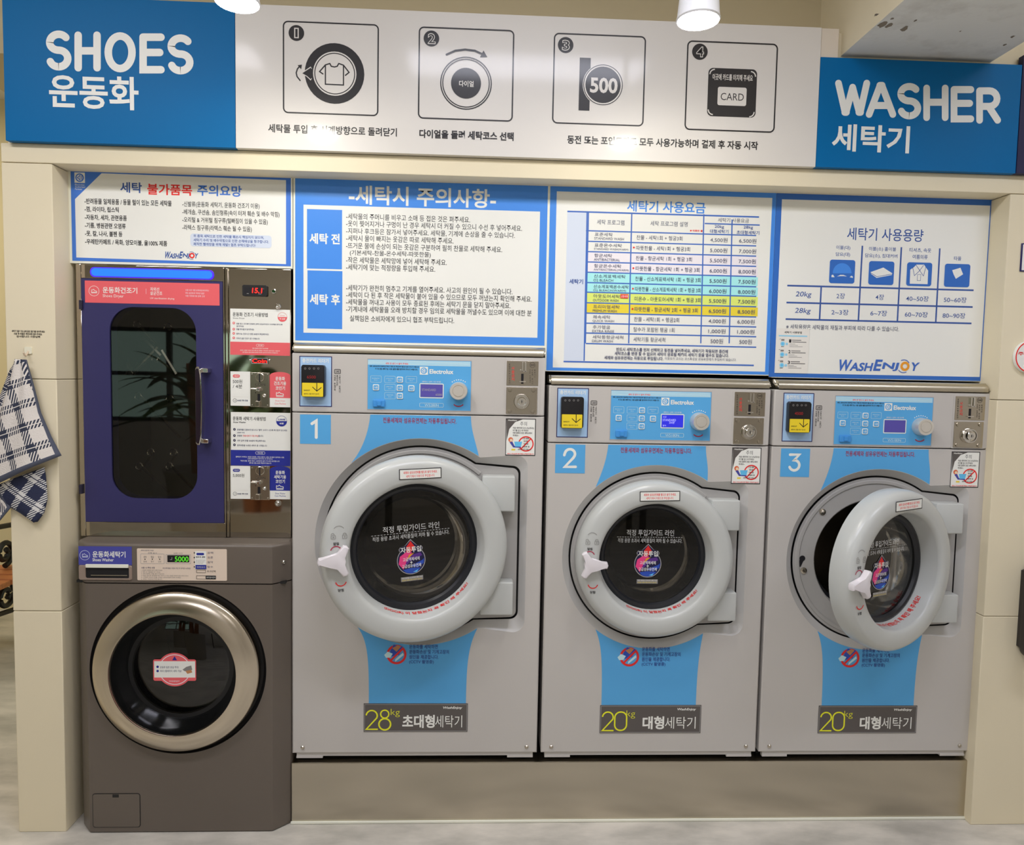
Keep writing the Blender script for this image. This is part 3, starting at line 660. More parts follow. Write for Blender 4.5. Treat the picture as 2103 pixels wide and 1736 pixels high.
def washing_machine(i):
    x0, x1 = XW[i]; zt, zs, zb = ZTOP[i], ZSEAM[i], ZBOT; s = (1.128, 1.0, 1.0)[i]; A = ANCH[i]
    lab = ('large grey front-loading washing machine with number 1 on a blue square', 'grey front-loading washing machine with number 2 on a blue square, door shut', 'grey front-loading washing machine with number 3 on a blue square, door open')[i]
    t = empty('washing_machine', ((x0+x1)/2, .3, .2115), lab, 'washing machine', 'coin operated washing machines in the recess')
    cx, cz = W(*A['bez'], 0.0)
    Ro = .311*s if i else .345; Rg = Ro-.024
    out = bez_outline(cx, cz, Ro, .311*s, .262*s, .267*s, .04)
    inn = bez_outline(cx, cz, Rg, .291*s, .228*s, .233*s, .026)
    gro = bez_outline(cx, cz, Rg-.006, .285*s, .222*s, .227*s, .022)
    # cabinet: front sheet with its opening, sides, top and back
    b = BM(); bev = .004
    fill(b, [[(x0+bev, zb+bev), (x1-bev, zb+bev), (x1-bev, zs-.004), (x0+bev, zs-.004)], out], 0.0)
    fix_front(b)
    pr = [(x0, zb), (x1, zb), (x1, zs-.002), (x0, zs-.002)]; pi_ = [(x0+bev, zb+bev), (x1-bev, zb+bev), (x1-bev, zs-.004), (x0+bev, zs-.004)]
    bridge(b, pi_, 0.0, pr, bev); bridge(b, pr, bev, pr, .80)
    fill(b, [pr], .80)
    obj('cabinet', b, M_GREY, t, smooth=20)
    b = BM(); box(b, x0, x1, 0.0, .80, zs+.001, zt, .004); obj('control_housing', b, M_GREY, t)
    b = BM(); zl = zt+.002; hl_ = .031   # stainless lid with a rounded front edge
    prof = [(.80, zl), (0.0, zl), (-.004, zl+.002), (-.004, zl+.006)]+[(.022-.026*cos(radians(90*k/8)), zl+.006+.025*sin(radians(90*k/8))) for k in range(1, 9)]+[(.80, zl+hl_)]
    va = [b.verts.new((x0+.001, y, z)) for y, z in prof]; vb = [b.verts.new((x1-.001, y, z)) for y, z in prof]
    fa = b.faces.new(va); fb = b.faces.new(vb)
    for k in range(len(prof)): b.faces.new((va[k], va[(k+1) % len(prof)], vb[(k+1) % len(prof)], vb[k]))
    bmesh.ops.bevel(b, geom=list(fa.edges)+list(fb.edges), offset=.006 if i < 2 else .012, segments=3, affect='EDGES')
    obj('lid', b, M_LID, t, smooth=50)
    b = BM(); box(b, x0+.013, x1-.013, .006, .7, zb-.012, zb-.0005, .001); box(b, x0+.013, x0+.10, .004, .02, zb-.018, zb-.011); box(b, x1-.10, x1-.013, .004, .02, zb-.018, zb-.011)
    obj('base_flange', b, M_GREY, t)
    b = BM(); box(b, x0+.01, x1-.01, .05, .75, .212, zb-.011); obj('base_frame', b, M_BLACK, t)
    for sx in (x0+.035, x1-.035):
        b = BM(); lathe(b, [(.0065, 0), (.0065, -.002), (.004, -.0045), (0, -.005)], sx, 0, zb+.021, 16); obj('screw', b, M_NICKEL, t)
    # door surround
    b = BM(); bridge(b, out, 0.0, inn, .022)
    obj('door_bezel', b, mat('grey_moulded_surround', (176, 174, 171), rough=.32), t, smooth=35)
    b = BM(); bridge(b, inn, .022, inn, .036); bridge(b, inn, .036, gro, .036); bridge(b, gro, .036, gro, .02); obj('seal_groove', b, M_BLACK, t)
    Rp = .208*s
    b = BM(); fill(b, [gro, circle_pts(cx, cz, Rp, 72)], .020); fix_front(b)
    lathe(b, [(Rg-.014, .020), (Rg-.017, .0165), (Rg-.026, .0165), (Rg-.03, .0195)], cx, 0, cz, 80, a0=radians(50), a1=radians(310))
    lathe(b, [(Rp, .020), (Rp-.004, .024), (Rp-.006, .06), (Rp-.012, .075)], cx, 0, cz, 72)
    obj('door_frame', b, M_BEZEL, t, smooth=35)
    b = BM(); lathe(b, [(Rp-.012, .075), (Rp-.02, .08), (Rp-.012, .10), (Rp+.02, .12), (Rp+.035, .50), (0, .51)], cx, 0, cz, 64)
    dm = obj('drum', b, M_DRUM, t)
    b = BM(); lathe(b, [(Rp-.012, .074), (Rp-.024, .078), (Rp-.024, .09), (Rp-.012, .094)], cx, 0, cz, 64); obj('drum_lip', b, M_CHROME if i < 2 else M_GASK, t)
    for a in (20, 140, 260):
        b = BM(); c_, s_ = cos(radians(a)), sin(radians(a)); tube(b, [(cx+c_*(Rp-.01), .14, cz+s_*(Rp-.01)), (cx+c_*(Rp-.005), .46, cz+s_*(Rp-.005))], .022, 8); obj('drum_lifter', b, M_DRUM, t)
    if i == 2:
        for a, rad in ((80, .237), (139, .245), (190, .245)):
            b = BM(); lathe(b, [(.011, .02), (.011, .017), (.006, .015), (0, .0155)], cx+rad*cos(radians(a)), 0, cz+rad*sin(radians(a)), 16); obj('screw', b, M_NICKEL, t)
        kx, kz = W(1645, 1153, .02); pk = Print(IDF, .0198, .0006); q = .012
        pk.disc(kx+.004, kz+.010, .010, 'blk').poly([(kx-.012, kz-.016), (kx-.001, kz-.02), (kx+.011, kz+.008), (kx-.003, kz+.012)], 'blk'); pk.done('latch_hole', t)
    for (za, zb_) in ((.203, .100), (-.108, -.206)):
        b = BM(); box(b, cx+.178*s, cx+.274*s, -.034, .021, cz+zb_*s, cz+za*s, .006, 3); obj('hinge_block', b, M_RING, t)
    # ------ door (its own pivot at the hinge)
    hx = .277*s; ang = radians((15.6, 0.0, 25.25)[i])
    dcx, dcz = cx+(-.018, -.007, -.0487)[i], cz+.003
    k = (1.151, 1.0135, 1.0135)[i]; hx = (.28, .277, .25)[i]
    prof = [(.255*k, .018), (.258*k, .004), (.2585*k, -.022), (.254*k, -.042), (.245*k, -.053), (.235*k, -.057), (.215*k, -.0585), (.198*k, -.0575), (.189*k, -.053), (.1855*k, -.046), (.178*k, .004), (.176*k, .012), (.176*k, .018), (.255*k, .018)]
    b = BM(); lathe(b, prof, -hx, 0, 0, 96)
    dr = obj('door', b, M_RING, t, smooth=50, xf=1); dr.matrix_parent_inverse = world_of(t).inverted()
    dr.location = (dcx+hx, -.006, dcz); dr.rotation_euler = (0, 0, ang)
    ox = -hx
    b = BM(); lathe(b, [(.1775*k, .006), (.170*k, .003), (.163*k, .006), (.158*k, .014), (.158*k, .03), (.176*k, .03)], ox, 0, 0, 72); obj('gasket', b, M_GASK, dr, xf=1)
    b = BM(); fill(b, [circle_pts(ox, 0, .160*k, 64)], .016); fix_front(b); obj('glass', b, M_GLASS, dr, smooth=None, xf=1)
    b = BM(); lathe(b, [(.159*k, .03), (.150*k, .055), (.135*k, .075), (.128*k, .078)], ox, 0, 0, 64); obj('glass_bowl_rim', b, M_CHROME, dr, xf=1)
    # knob
    kx, kz = ox-.2155*k, -.010; left = (i != 1)
    b = BM(); lathe(b, [(.020, -.05), (.019, -.066), (.015, -.074)], kx, 0, kz, 24)
    P = tri_knob(b, 0, 0, .050 if i else .054, not left); prism(b, [(kx+x, kz+z) for x, z in P], -.082, -.060, .005, seg=3)
    obj('knob', b, M_KNOB, dr, xf=1, smooth=50)
    p = Print(IDF, -.0588, .0002)
    for sx, op in ((-.226, 1), (-.197, 0)):
        X_ = ox+sx*k; p.frame(X_-.007, .054, X_+.007, .066, .002, .0012, 'mid').ring(X_-(.002 if op else 0), .067, .004, .0054, 'mid', 0, 180).disc(X_, .060, .0018, 'mid')
    p.done('lock_icons', dr, xf=1); p = Print(IDF, -.0588, .0002)
    p.ring(ox-.212*k, .076, .017, .0184, 'mid', 35, 145)
    p.ring(ox-.219*k, .016, .0145, .0175, 'dred', 20, 165); p.done('open_arc', dr, xf=1); p = Print(IDF, -.0588, .0002); p.text('열림', ox-.219*k-.0085, .040, ox-.219*k+.0085, .009, 'ink', .02); p.done('open_word', dr, xf=1); p = Print(IDF, -.0588, .0002)
    p.ring(ox-.206*k, -.074, .0145, .0175, 'red', 195, 345); p.done('closed_arc', dr, xf=1); p = Print(IDF, -.0588, .0002); p.text('닫힘', ox-.206*k-.0085, -.103, ox-.206*k+.0085, .009, 'ink', .02)
    p.done('closed_word', dr, xf=1)
    p = Print(IDF, -.0588, .0006); X_, Z_ = ox+.008, .220*k
    p.rect(X_-.066, Z_-.0165, X_+.066, Z_+.0165, 'ink').rect(X_-.0635, Z_-.014, X_+.0635, Z_+.014, 'white').text('세제와 섬유유연제를 별도로 넣지 마세요.', X_-.053, Z_+.005, X_+.053, .0085, 'red', .02).text('세탁기에서 자동으로 투입됩니다.', X_-.045, Z_-.0065, X_+.045, .0085, 'red', .01)
    st = p.done('warning_sticker', dr, xf=1); st.rotation_euler = (0, radians(-1.5), 0)
    p = Print(IDF, 0, 0); p.cx = ox
    ring_text(p, '(DOOR) 이 닫혔는지 꼭 확인 해 주세요!', .1825*k, -.026, -.15, .98, radians(-119), radians(-36), .021, 'red')
    p.done('ring_lettering', dr, xf=1)
    # print on the glass
    p = Print(IDF, .0155, .0008); w = .086*k
    p.text('적정 투입가이드 라인', ox-w, .079, ox+w*.84, .021, 'glassw', .004)
    n = 26
    for j in range(n): p.rect(ox-.118*k+.222*k*j/n, .0635, ox-.118*k+.222*k*(j+.62)/n, .0648, 'glassw')
    p.text('적정 용량 초과시 세탁품질이 저하 될 수 있습니다.', ox-.115*k, .0525, ox+.100*k, .0148, 'glassw', .0)
    gz = -.027; gx = ox-.013; R = .046
    def drop(R, top, colr):
        pts = [(gx+R*cos(a), gz+R*sin(a)) for a in [radians(118+304*j/36) for j in range(37)]]
        nk = [(gx+R*.80, .004), (gx+R*.84, .011), (gx+R*.74, .018), (gx+R*.44, .0205), (gx, top), (gx-R*.44, .0205), (gx-R*.74, .018), (gx-R*.84, .011), (gx-R*.80, .004)]
        p.poly(pts+nk, colr)
    drop(R, .042, 'lgrey'); drop(R-.0022, .0385, 'navy2')
    p.poly([(gx, .036), (gx+.012, .018), (gx+.006, .004), (gx-.016, -.008), (gx-.014, .018)], 'red')
    p.poly([(gx-.014, .002), (gx+.004, -.002), (gx-.012, -.022), (gx-.026, -.055), (gx-.041, -.036), (gx-.036, -.012)], 'pinkc')
    p.poly([(gx-.01, -.012), (gx+.030, -.004), (gx+.036, -.014), (gx-.004, -.030), (gx-.022, -.05)], 'purple').poly([(gx-.006, -.008), (gx+.01, -.004), (gx-.016, -.026)], 'orange')
    p.poly([(gx+.036, -.030), (gx+.042, -.024), (gx+.040, -.040), (gx+.02, -.052), (gx-.004, -.046)], 'dblue').poly([(gx-.028, -.056), (gx, -.052), (gx+.030, -.054), (gx+.018, -.067), (gx, -.0705), (gx-.018, -.066)], 'dblue').poly([(gx+.004, -.066), (gx+.022, -.058), (gx+.016, -.067)], 'lblue')
    p.text('자동투입', gx-.033, .008, gx+.033, .019, 'white', .02).text('고급액체세제', gx-.027, -.023, gx+.027, .012, 'white', .01).text('+', gx-.004, -.034, gx+.004, .008, 'white', .03).text('고급섬유유연제', gx-.031, -.045, gx+.031, .012, 'white', .01)
    p.rect(gx-.036, -.0945, gx+.036, -.0795, 'mid').text('적정 용량을 초과하여 세탁 하면', gx-.033, -.0838, gx+.033, .0052, 'cream').text('옷감과 세탁기에 무리가 갑니다.', gx-.033, -.0905, gx+.033, .0052, 'amber')
    gp = p.done('glass_print', dr, xf=1)
    if i == 0: gp.rotation_euler = (0, radians(-3.2), 0)
    # ------ blue vinyl on the front sheet
    vx, vz = cx-.003, cz
    def bez(p0, p1, p2, p3, n=14): return [tuple((1-q)**3*a+3*(1-q)**2*q*b_+3*(1-q)*q*q*c_+q**3*d_ for a, b_, c_, d_ in zip(p0, p1, p2, p3)) for q in [j/n for j in range(n+1)]]
    R2 = Ro+.0015
    def at(a): return (cx+R2*cos(radians(a)), cz+R2*sin(radians(a)))
    zt_ = zs-.004; hw = .1635; hwb = .162; zc_ = W(*A['cap'], 0.0)[1]
    aL, aR, bL, bR = 131, 57, 232, 304
    p = Print(IDF, 0, .0005)
    Lc = bez((vx-hw, zt_), (vx-hw-.004, zt_-.05), (vx-hw-.018*s, at(aL)[1]+.05), at(aL)); Rc = bez(at(aR), (vx+hw+.012*s, at(aR)[1]+.06), (vx+hw+.002, zt_-.05), (vx+hw, zt_))
    arc = [at(aL+(aR-aL)*j/24) for j in range(25)]
    p.poly(Lc+arc[1:-1]+Rc, 'sky'); p.done('blue_vinyl', t); p = Print(IDF, 0, .0005)
    Lc = bez(at(bL), (vx-hwb-.006, at(bL)[1]-.05), (vx-hwb, at(bL)[1]-.10), (vx-hwb, zc_)); Rc = bez((vx+hwb, zc_), (vx+hwb, at(bR)[1]-.11), (vx+hwb+.006, at(bR)[1]-.06), at(bR))
    arc = [at(bR+(bL-bR)*j/24) for j in range(25)]
    p.poly(Lc+Rc+arc[1:-1], 'sky')
    p.done('blue_vinyl', t)
    # ink on the vinyl
    dX = lambda: None
    fk = KIT(F1, 1054, 640, vx, zs-.0045)
    p = Print(fk, 0, .0012); p.text('전용세제와 섬유유연제는 자동투입됩니다.', 752, 676, 1340, 44, 'dred', .01)
    p.done('vinyl_heading', t); p = Print(KIT(F1B, 1028, 603, vx, zc_), 0, .0012)
    p.ring(860, 212, 62, 80, 'red').poly([(812, 180), (838, 134), (905, 148), (914, 162), (880, 215), (800, 232)], 'dblue').poly([(826, 160), (870, 138), (896, 150), (860, 190)], 'tan').poly([(762, 215), (790, 188), (830, 205), (812, 236), (776, 238)], 'pale').poly([(850, 250), (912, 196), (918, 216), (850, 270)], 'pale').line([(812, 262), (910, 165)], 16, 'red')
    for j, (s_, u1) in enumerate((('운동화를 세탁하면', 1190), ('운동화손상 및 기계고장의', 1280), ('원인을 제공합니다.', 1196), ('(CCTV 촬영중)', 1158))): p.text(s_, 962, 149+41*j, u1, 34, 'titled', .015)
    p.done('vinyl_print', t)
    # number square
    Xn, Zn = W(*A['num'], 0.0); fk = KIT(F1, 102, 628, Xn, Zn); p = Print(fk, 0, .0006); p.rect(102, 628, 348, 866, 'sky')
    if i == 0: p.line([(198, 702), (232, 680), (232, 812)], 24, 'white')
    elif i == 1: p.line([(176, 716)]+arcp(222, 708, 42, 165, -20, 12, 40)+[(250, 740), (182, 812), (272, 812)], 22, 'white')
    else: p.line([(180, 680), (258, 680), (216, 726)]+arcp(220, 768, 42, 80, -160, 14, 42), 22, 'white')
    p.done('number_square', t)
    # capacity plate
    Xc, Zc = W(*A['cap'], 0.0)
    fb_ = KIT(F1B, 612, 603, Xc, Zc); (xa, za), (xb, zb2) = fb_(612, 603), fb_(1440, 828)
    b = BM(); box(b, xa, xb, -.002, -.0002, zb2, za, .0006); cp = obj('capacity_plate', b, pm('grey'), t)
    p = Print(fb_, -.002, .0002); p.frame(616, 607, 1436, 824, 8, 6, 'mid')
    p.line(arcp(676, 700, 44, 170, -25, 12, 42)+[(632, 808), (720, 808)], 12, 'yellow')
    if i == 0: p.ring(780, 687, 27, 38, 'yellow').ring(780, 768, 40, 53, 'yellow')
    else: p.frame(728, 652, 836, 812, 52, 12, 'yellow')
    p.text('kg', 828, 678, 900, 66, 'yellow', -.012)
    if i == 0: p.text('초대형', 920, 745, 1180, 106, 'white', .03).text('세탁기', 1182, 745, 1398, 96, 'white', .0)
    else: p.text('대형', 962, 745, 1140, 106, 'white', .03).text('세탁기', 1146, 745, 1398, 96, 'white', .0)
    p.text('WashEnjoy', 1240, 638, 1396, 24, 'white', .03, .2); p.done('plate_lettering', t)
    # caution sticker
    Xc, Zc = W(*A['caut'], 0.0); fk = KIT(F1, 1748, 660, Xc, Zc); p = Print(fk, 0, .0006)
    p.rect(1748, 660, 1982, 960, 'ink').rect(1753, 666, 1976, 953, 'white').poly([(1753, 666), (1890, 666), (1822, 690), (1775, 745), (1757, 820), (1753, 840)], 'grey').text('WashEnjoy', 1762, 676, 1836, 13, 'white', .03, .2)
    p.text('주의', 1862, 703, 1916, 34, 'ink', .0)
    for j, (s_, u1) in enumerate((('처음 세탁하려 오신 손님께서는', 1974), ('아기를 업고 꼭 주세요!', 1928), ('어떤 종류의 옷은 세탁소에서', 1956), ('하세요~', 1852))): p.text(s_, 1803, 736+20*j, u1, 16, 'ink', .02)
    p.ring(1908, 864, 52, 62, 'red').line([(1868, 905), (1948, 822)], 10, 'red').disc(1786, 830, 19, 'hair').disc(1790, 834, 11, 'skin').poly([(1776, 850), (1800, 846), (1816, 880), (1870, 888), (1868, 896), (1806, 892)], 'navyp2').poly([(1814, 846), (1878, 846), (1868, 886), (1822, 886)], 'lblue').rect(1792, 904, 1822, 916, 'amber')
    for j, (u0, u1) in enumerate(((1882, 1932), (1890, 1922), (1886, 1926), (1880, 1936), (1842, 1950))): p.text(('오염 물품', '동물 용품', '기름 제품', '운동화 등', '세탁하시면 안됩니다')[j], u0, 820+22*j, u1, 14, 'ink', .01)
    p.text('위반시 기계 손상에 대한 책임은 고객님께 있습니다', 1758, 942, 1970, 11, 'red', .02); p.done('caution_sticker', t)
    # ------ card reader
    Xc, Zc = W(*A['card'], 0.0); fk = KIT(F1, 97, 160, Xc, Zc); p = Print(fk, 0, .0006); p.rect(97, 160, 357, 569, 'dnavy').rect(104, 167, 350, 562, 'cardbl').text('충전카드 리더기', 120, 197, 331, 34, 'white', .02)
    p.frame(376, 266, 428, 304, 8, 4, 'ink').text('CARD', 384, 285, 420, 18, 'ink', .01)
    p.vtext('지정된 투입구로', 381, 312, 438, 13, 'ink').vtext('충전카드만', 400, 312, 400, 13, 'ink').vtext('사용하시기 바랍니다', 420, 312, 454, 13, 'ink'); p.done('card_reader_plate', t)
    (xa, za), (xb, zb2) = fk(126, 232), fk(310, 490)
    b = BM(); prism(b, rrect_pts(xa, xb, zb2, za, .006), -.024, -.0008, .004, seg=3); cr = obj('card_reader', b, mat('black_reader_plastic', (26, 25, 28), rough=.3, raw=True), t)
    p = Print(fk, -.024, .0003); p.rr(133, 374, 300, 486, 5, 'amber').line([(250, 376), (250, 440)], 6, 'blk', False).line([(215, 408), (250, 441), (286, 412)], 6, 'blk', False, False).text('BARDOT', 148, 434, 196, 10, 'ink', .03).text('충전카드 전용 리더기 입니다', 148, 462, 268, 12, 'ink', .02)
    for u in (158, 192, 228, 262): p.ring(u, 262, 5, 8, 'mid')
    if i != 1: p.text('6500' if i == 0 else '4500', 172, 329, 242, 24, 'ledred_dim', .01)
    p.done('reader_print', t)
    # ------ control panel
    Xc, Zc = W(*A['panel'], 0.0); fk = KIT(F1P, 88, 100, Xc, Zc); p = Print(fk, 0, .0006)
    p.rect(80, 92, 1258, 697, 'lgrey').rect(86, 100, 1252, 686, 'sky').bar(86, 104, 1252, 160, 'skyl')
    for v in (110, 124, 138, 152): p.bar(86, v, 1252, v+4, 'white')
    p.text('세탁 전 반드시 읽어 주세요', 286, 147, 545, 22, 'red', .02).text('세제, 섬유유연제 전용투입구에서 자동으로 투입되며 별도로 넣지 마시기 바랍니다', 104, 178, 668, 20, 'ink', .03).text('각 코스별 세탁기는 사용 설명서를 참조하여 주시기 바랍니다.', 168, 208, 652, 20, 'ink', .03)
    elogo(p, 722, 230, 46, 'white', 'sky'); p.text('Electrolux', 786, 238, 1058, 52, 'white', .03)
    for u0, v0, s_ in ((116, 286, 'BLEACH'), (275, 290, 'EXTRA RINSE'), (275, 382, 'SPECIAL'), (275, 476, 'TEMP/TIME'), (518, 292, 'PREWASH')):
        p.frame(u0, v0, u0+124, v0+78, 10, 3, 'pale').text(s_, u0+20, v0+30, u0+100, 12, 'pale').text('코스', u0+40, v0+50, u0+80, 12, 'pale')
    p.frame(672, 372, 946, 545, 14, 10, 'white').rect(686, 386, 934, 530, 'lcdon' if i == 1 else 'lcd')
    if i == 0: p.text('STANDARD', 700, 446, 858, 26, 'lgrey').text('6500', 856, 502, 926, 24, 'lgrey')
    if i == 1: p.text('요금', 698, 408, 738, 18, 'lcdtxt').text('STANDARD', 696, 444, 850, 26, 'lcdtxt').text('20분', 770, 474, 836, 26, 'lcdtxt').text('탈수', 698, 508, 738, 20, 'lcdtxt')
    p.text('세탁코스 / 금액 / 시간 표시창', 702, 354, 914, 16, 'white', .01); p.frame(672, 595, 946, 648, 12, 4, 'pale').text('W5280N' if i == 0 else 'W5180N', 730, 621, 890, 30, 'pale', .0)
    for j in range(7): a = radians(125-70*j/6); p.disc(1118+128*cos(a), 462-128*sin(a), 6, 'white')
    p.ring(1116, 560, 70, 82, 'dred', 225, 315); p.done('control_panel', t)
    for u0, v0 in ((143, 384), (414, 297), (414, 391), (414, 482), (545, 395)):
        (xa, za), (xb, zb2) = fk(u0, v0), fk(u0+70, v0+70)
        b = BM(); prism(b, rrect_pts(xa, xb, zb2, za, .0035, 4), -.003, -.0007, .0008); bt = obj('button', b, pm('white'), t)
        q = Print(fk, -.003, .0002); q.rr(u0+9, v0+9, u0+61, v0+61, 10, 'sky').text('누름', u0+18, v0+36, u0+54, 24, 'white', .01); q.done('button_print', bt)
    xd, zd = fk(1117, 461); u_ = abs(fk(1, 0)[0]-fk(0, 0)[0])
    b = BM(); lathe(b, [(106*u_, -.0008), (106*u_, -.006), (99*u_, -.030), (94*u_, -.0335), (70*u_, -.0335), (66*u_, -.0315), (62*u_, -.0315), (58*u_, -.0345), (0, -.035)], xd, 0, zd, 56); obj('dial', b, mat('silver_dial', (196, 192, 184), rough=.3, metal=.55, spec=.5), t, smooth=35)
    (xa, za), (xb, zb2) = fk(146, 560), fk(280, 642)
    b = BM(); box(b, xa, xb, -.007, -.0007, zb2, za, .002); box(b, xa+.35*(xb-xa), xb-.3*(xb-xa), -.010, -.006, zb2+.004, za-.004, .001); obj('service_switch', b, mat('blue_plastic', (58, 132, 196), rough=.35), t)
    # ------ coin unit
    Xc, Zc = W(*A['coin'], 0.0); fk = KIT(F1P, 1668, 113, Xc, Zc); p = Print(fk, 0, .0004)
    (xa, za), (xb, zb2) = fk(1650, 100), fk(2036, 735); b = BM(); prism(b, rrect_pts(xa, xb, zb2, za, .003), -.0016, -.0002, .0005); obj('coin_surround', b, M_GREY, t)
    (xa, za), (xb, zb2) = fk(1668, 115), fk(2022, 400); b = BM(); box(b, xa, xb, -.003, -.001, zb2, za, .0006); cs = obj('coin_slot_plate', b, M_NICKEL, t)
    p = Print(fk, -.003, .0003); p.rect(1830, 262, 1856, 376, 'blk').vtext('사용금지', 1737, 178, 346, 34, 'red'); p.done('red_warning_print', cs); p = Print(fk, -.003, .0003); p.vtext('불법주화·외국동전', 1697, 142, 380, 15, 'steelink'); p.done('warning_print', cs); p = Print(fk, -.003, .0003); p.ring(1957, 163, 27, 31, 'steelink').text('500', 1936, 163, 1980, 22, 'steelink', .02).vtext('주화만 투입하세요', 1930, 212, 364, 13, 'steelink').vtext('사용해 주시기', 1956, 212, 388, 13, 'steelink').vtext('바랍니다', 1985, 212, 310, 13, 'steelink'); p.done('instruction_print', cs)
    for u0, v0, u1, v1 in ((1838, 130, 1852, 238), (1868, 130, 1888, 238), (1840, 228, 1896, 242), (1806, 345, 1880, 360)):
        (xa, za), (xb, zb2) = fk(u0, v0), fk(u1, v1); b = BM(); box(b, xa, xb, -.010, -.003, zb2, za, .0006); obj('coin_guide', b, M_CHROME, cs)
    b = BM(); xa, za = fk(1826, 222); lathe(b, [(.003, -.003), (.003, -.008), (0, -.009)], xa, 0, za, 12); obj('return_button', b, M_CHROME, cs)
    (xa, za), (xb, zb2) = fk(1662, 412), fk(2008, 722); b = BM(); box(b, xa, xb, -.0045, -.001, zb2, za, .0012); lp = obj('coin_box_plate', b, M_NICKEL, t)
    xa, za = fk(1834, 578); b = BM(); lathe(b, [(92*u_, -.0045), (90*u_, -.012), (84*u_, -.016), (74*u_, -.016), (70*u_, -.010), (56*u_, -.010), (52*u_, -.020), (44*u_, -.022), (20*u_, -.022), (18*u_, -.0205), (0, -.0205)], xa, 0, za, 48); obj('coin_box_lock', b, M_CHROME, t, smooth=30)
    q = Print(fk, -.0205, .0003); q.disc(1834, 578, 6, 'blk').rect(1831, 562, 1837, 594, 'blk'); q.done('key_hole', t)
    for u, v in ((1702, 448), (1970, 452), (1700, 688), (1960, 694)):
        xa, za = fk(u, v); b = BM(); lathe(b, [(23*u_, -.0045), (21*u_, -.0075), (0, -.0085)], xa, 0, za, 16); obj('screw', b, M_NICKEL, t)
for i in range(3): washing_machine(i)
# plinth
b = BM(); xa, xb = X(599, 1690, 0), X(1985, 1680, 0)
box(b, xa, xb, -.004, .85, .004, .2115, .003, 2); o = obj('plinth', b, M_STEEL); tag(o, 'long brushed stainless steel plinth the three washing machines stand on', 'plinth')
b = BM(); box(b, xa-.002, xb+.002, -.010, -.0035, 0, .010, .003); o = obj('silicone_bead', b, M_WHITE_TRIM); tag(o, 'pale sealant bead along the floor under the stainless plinth', 'sealant')

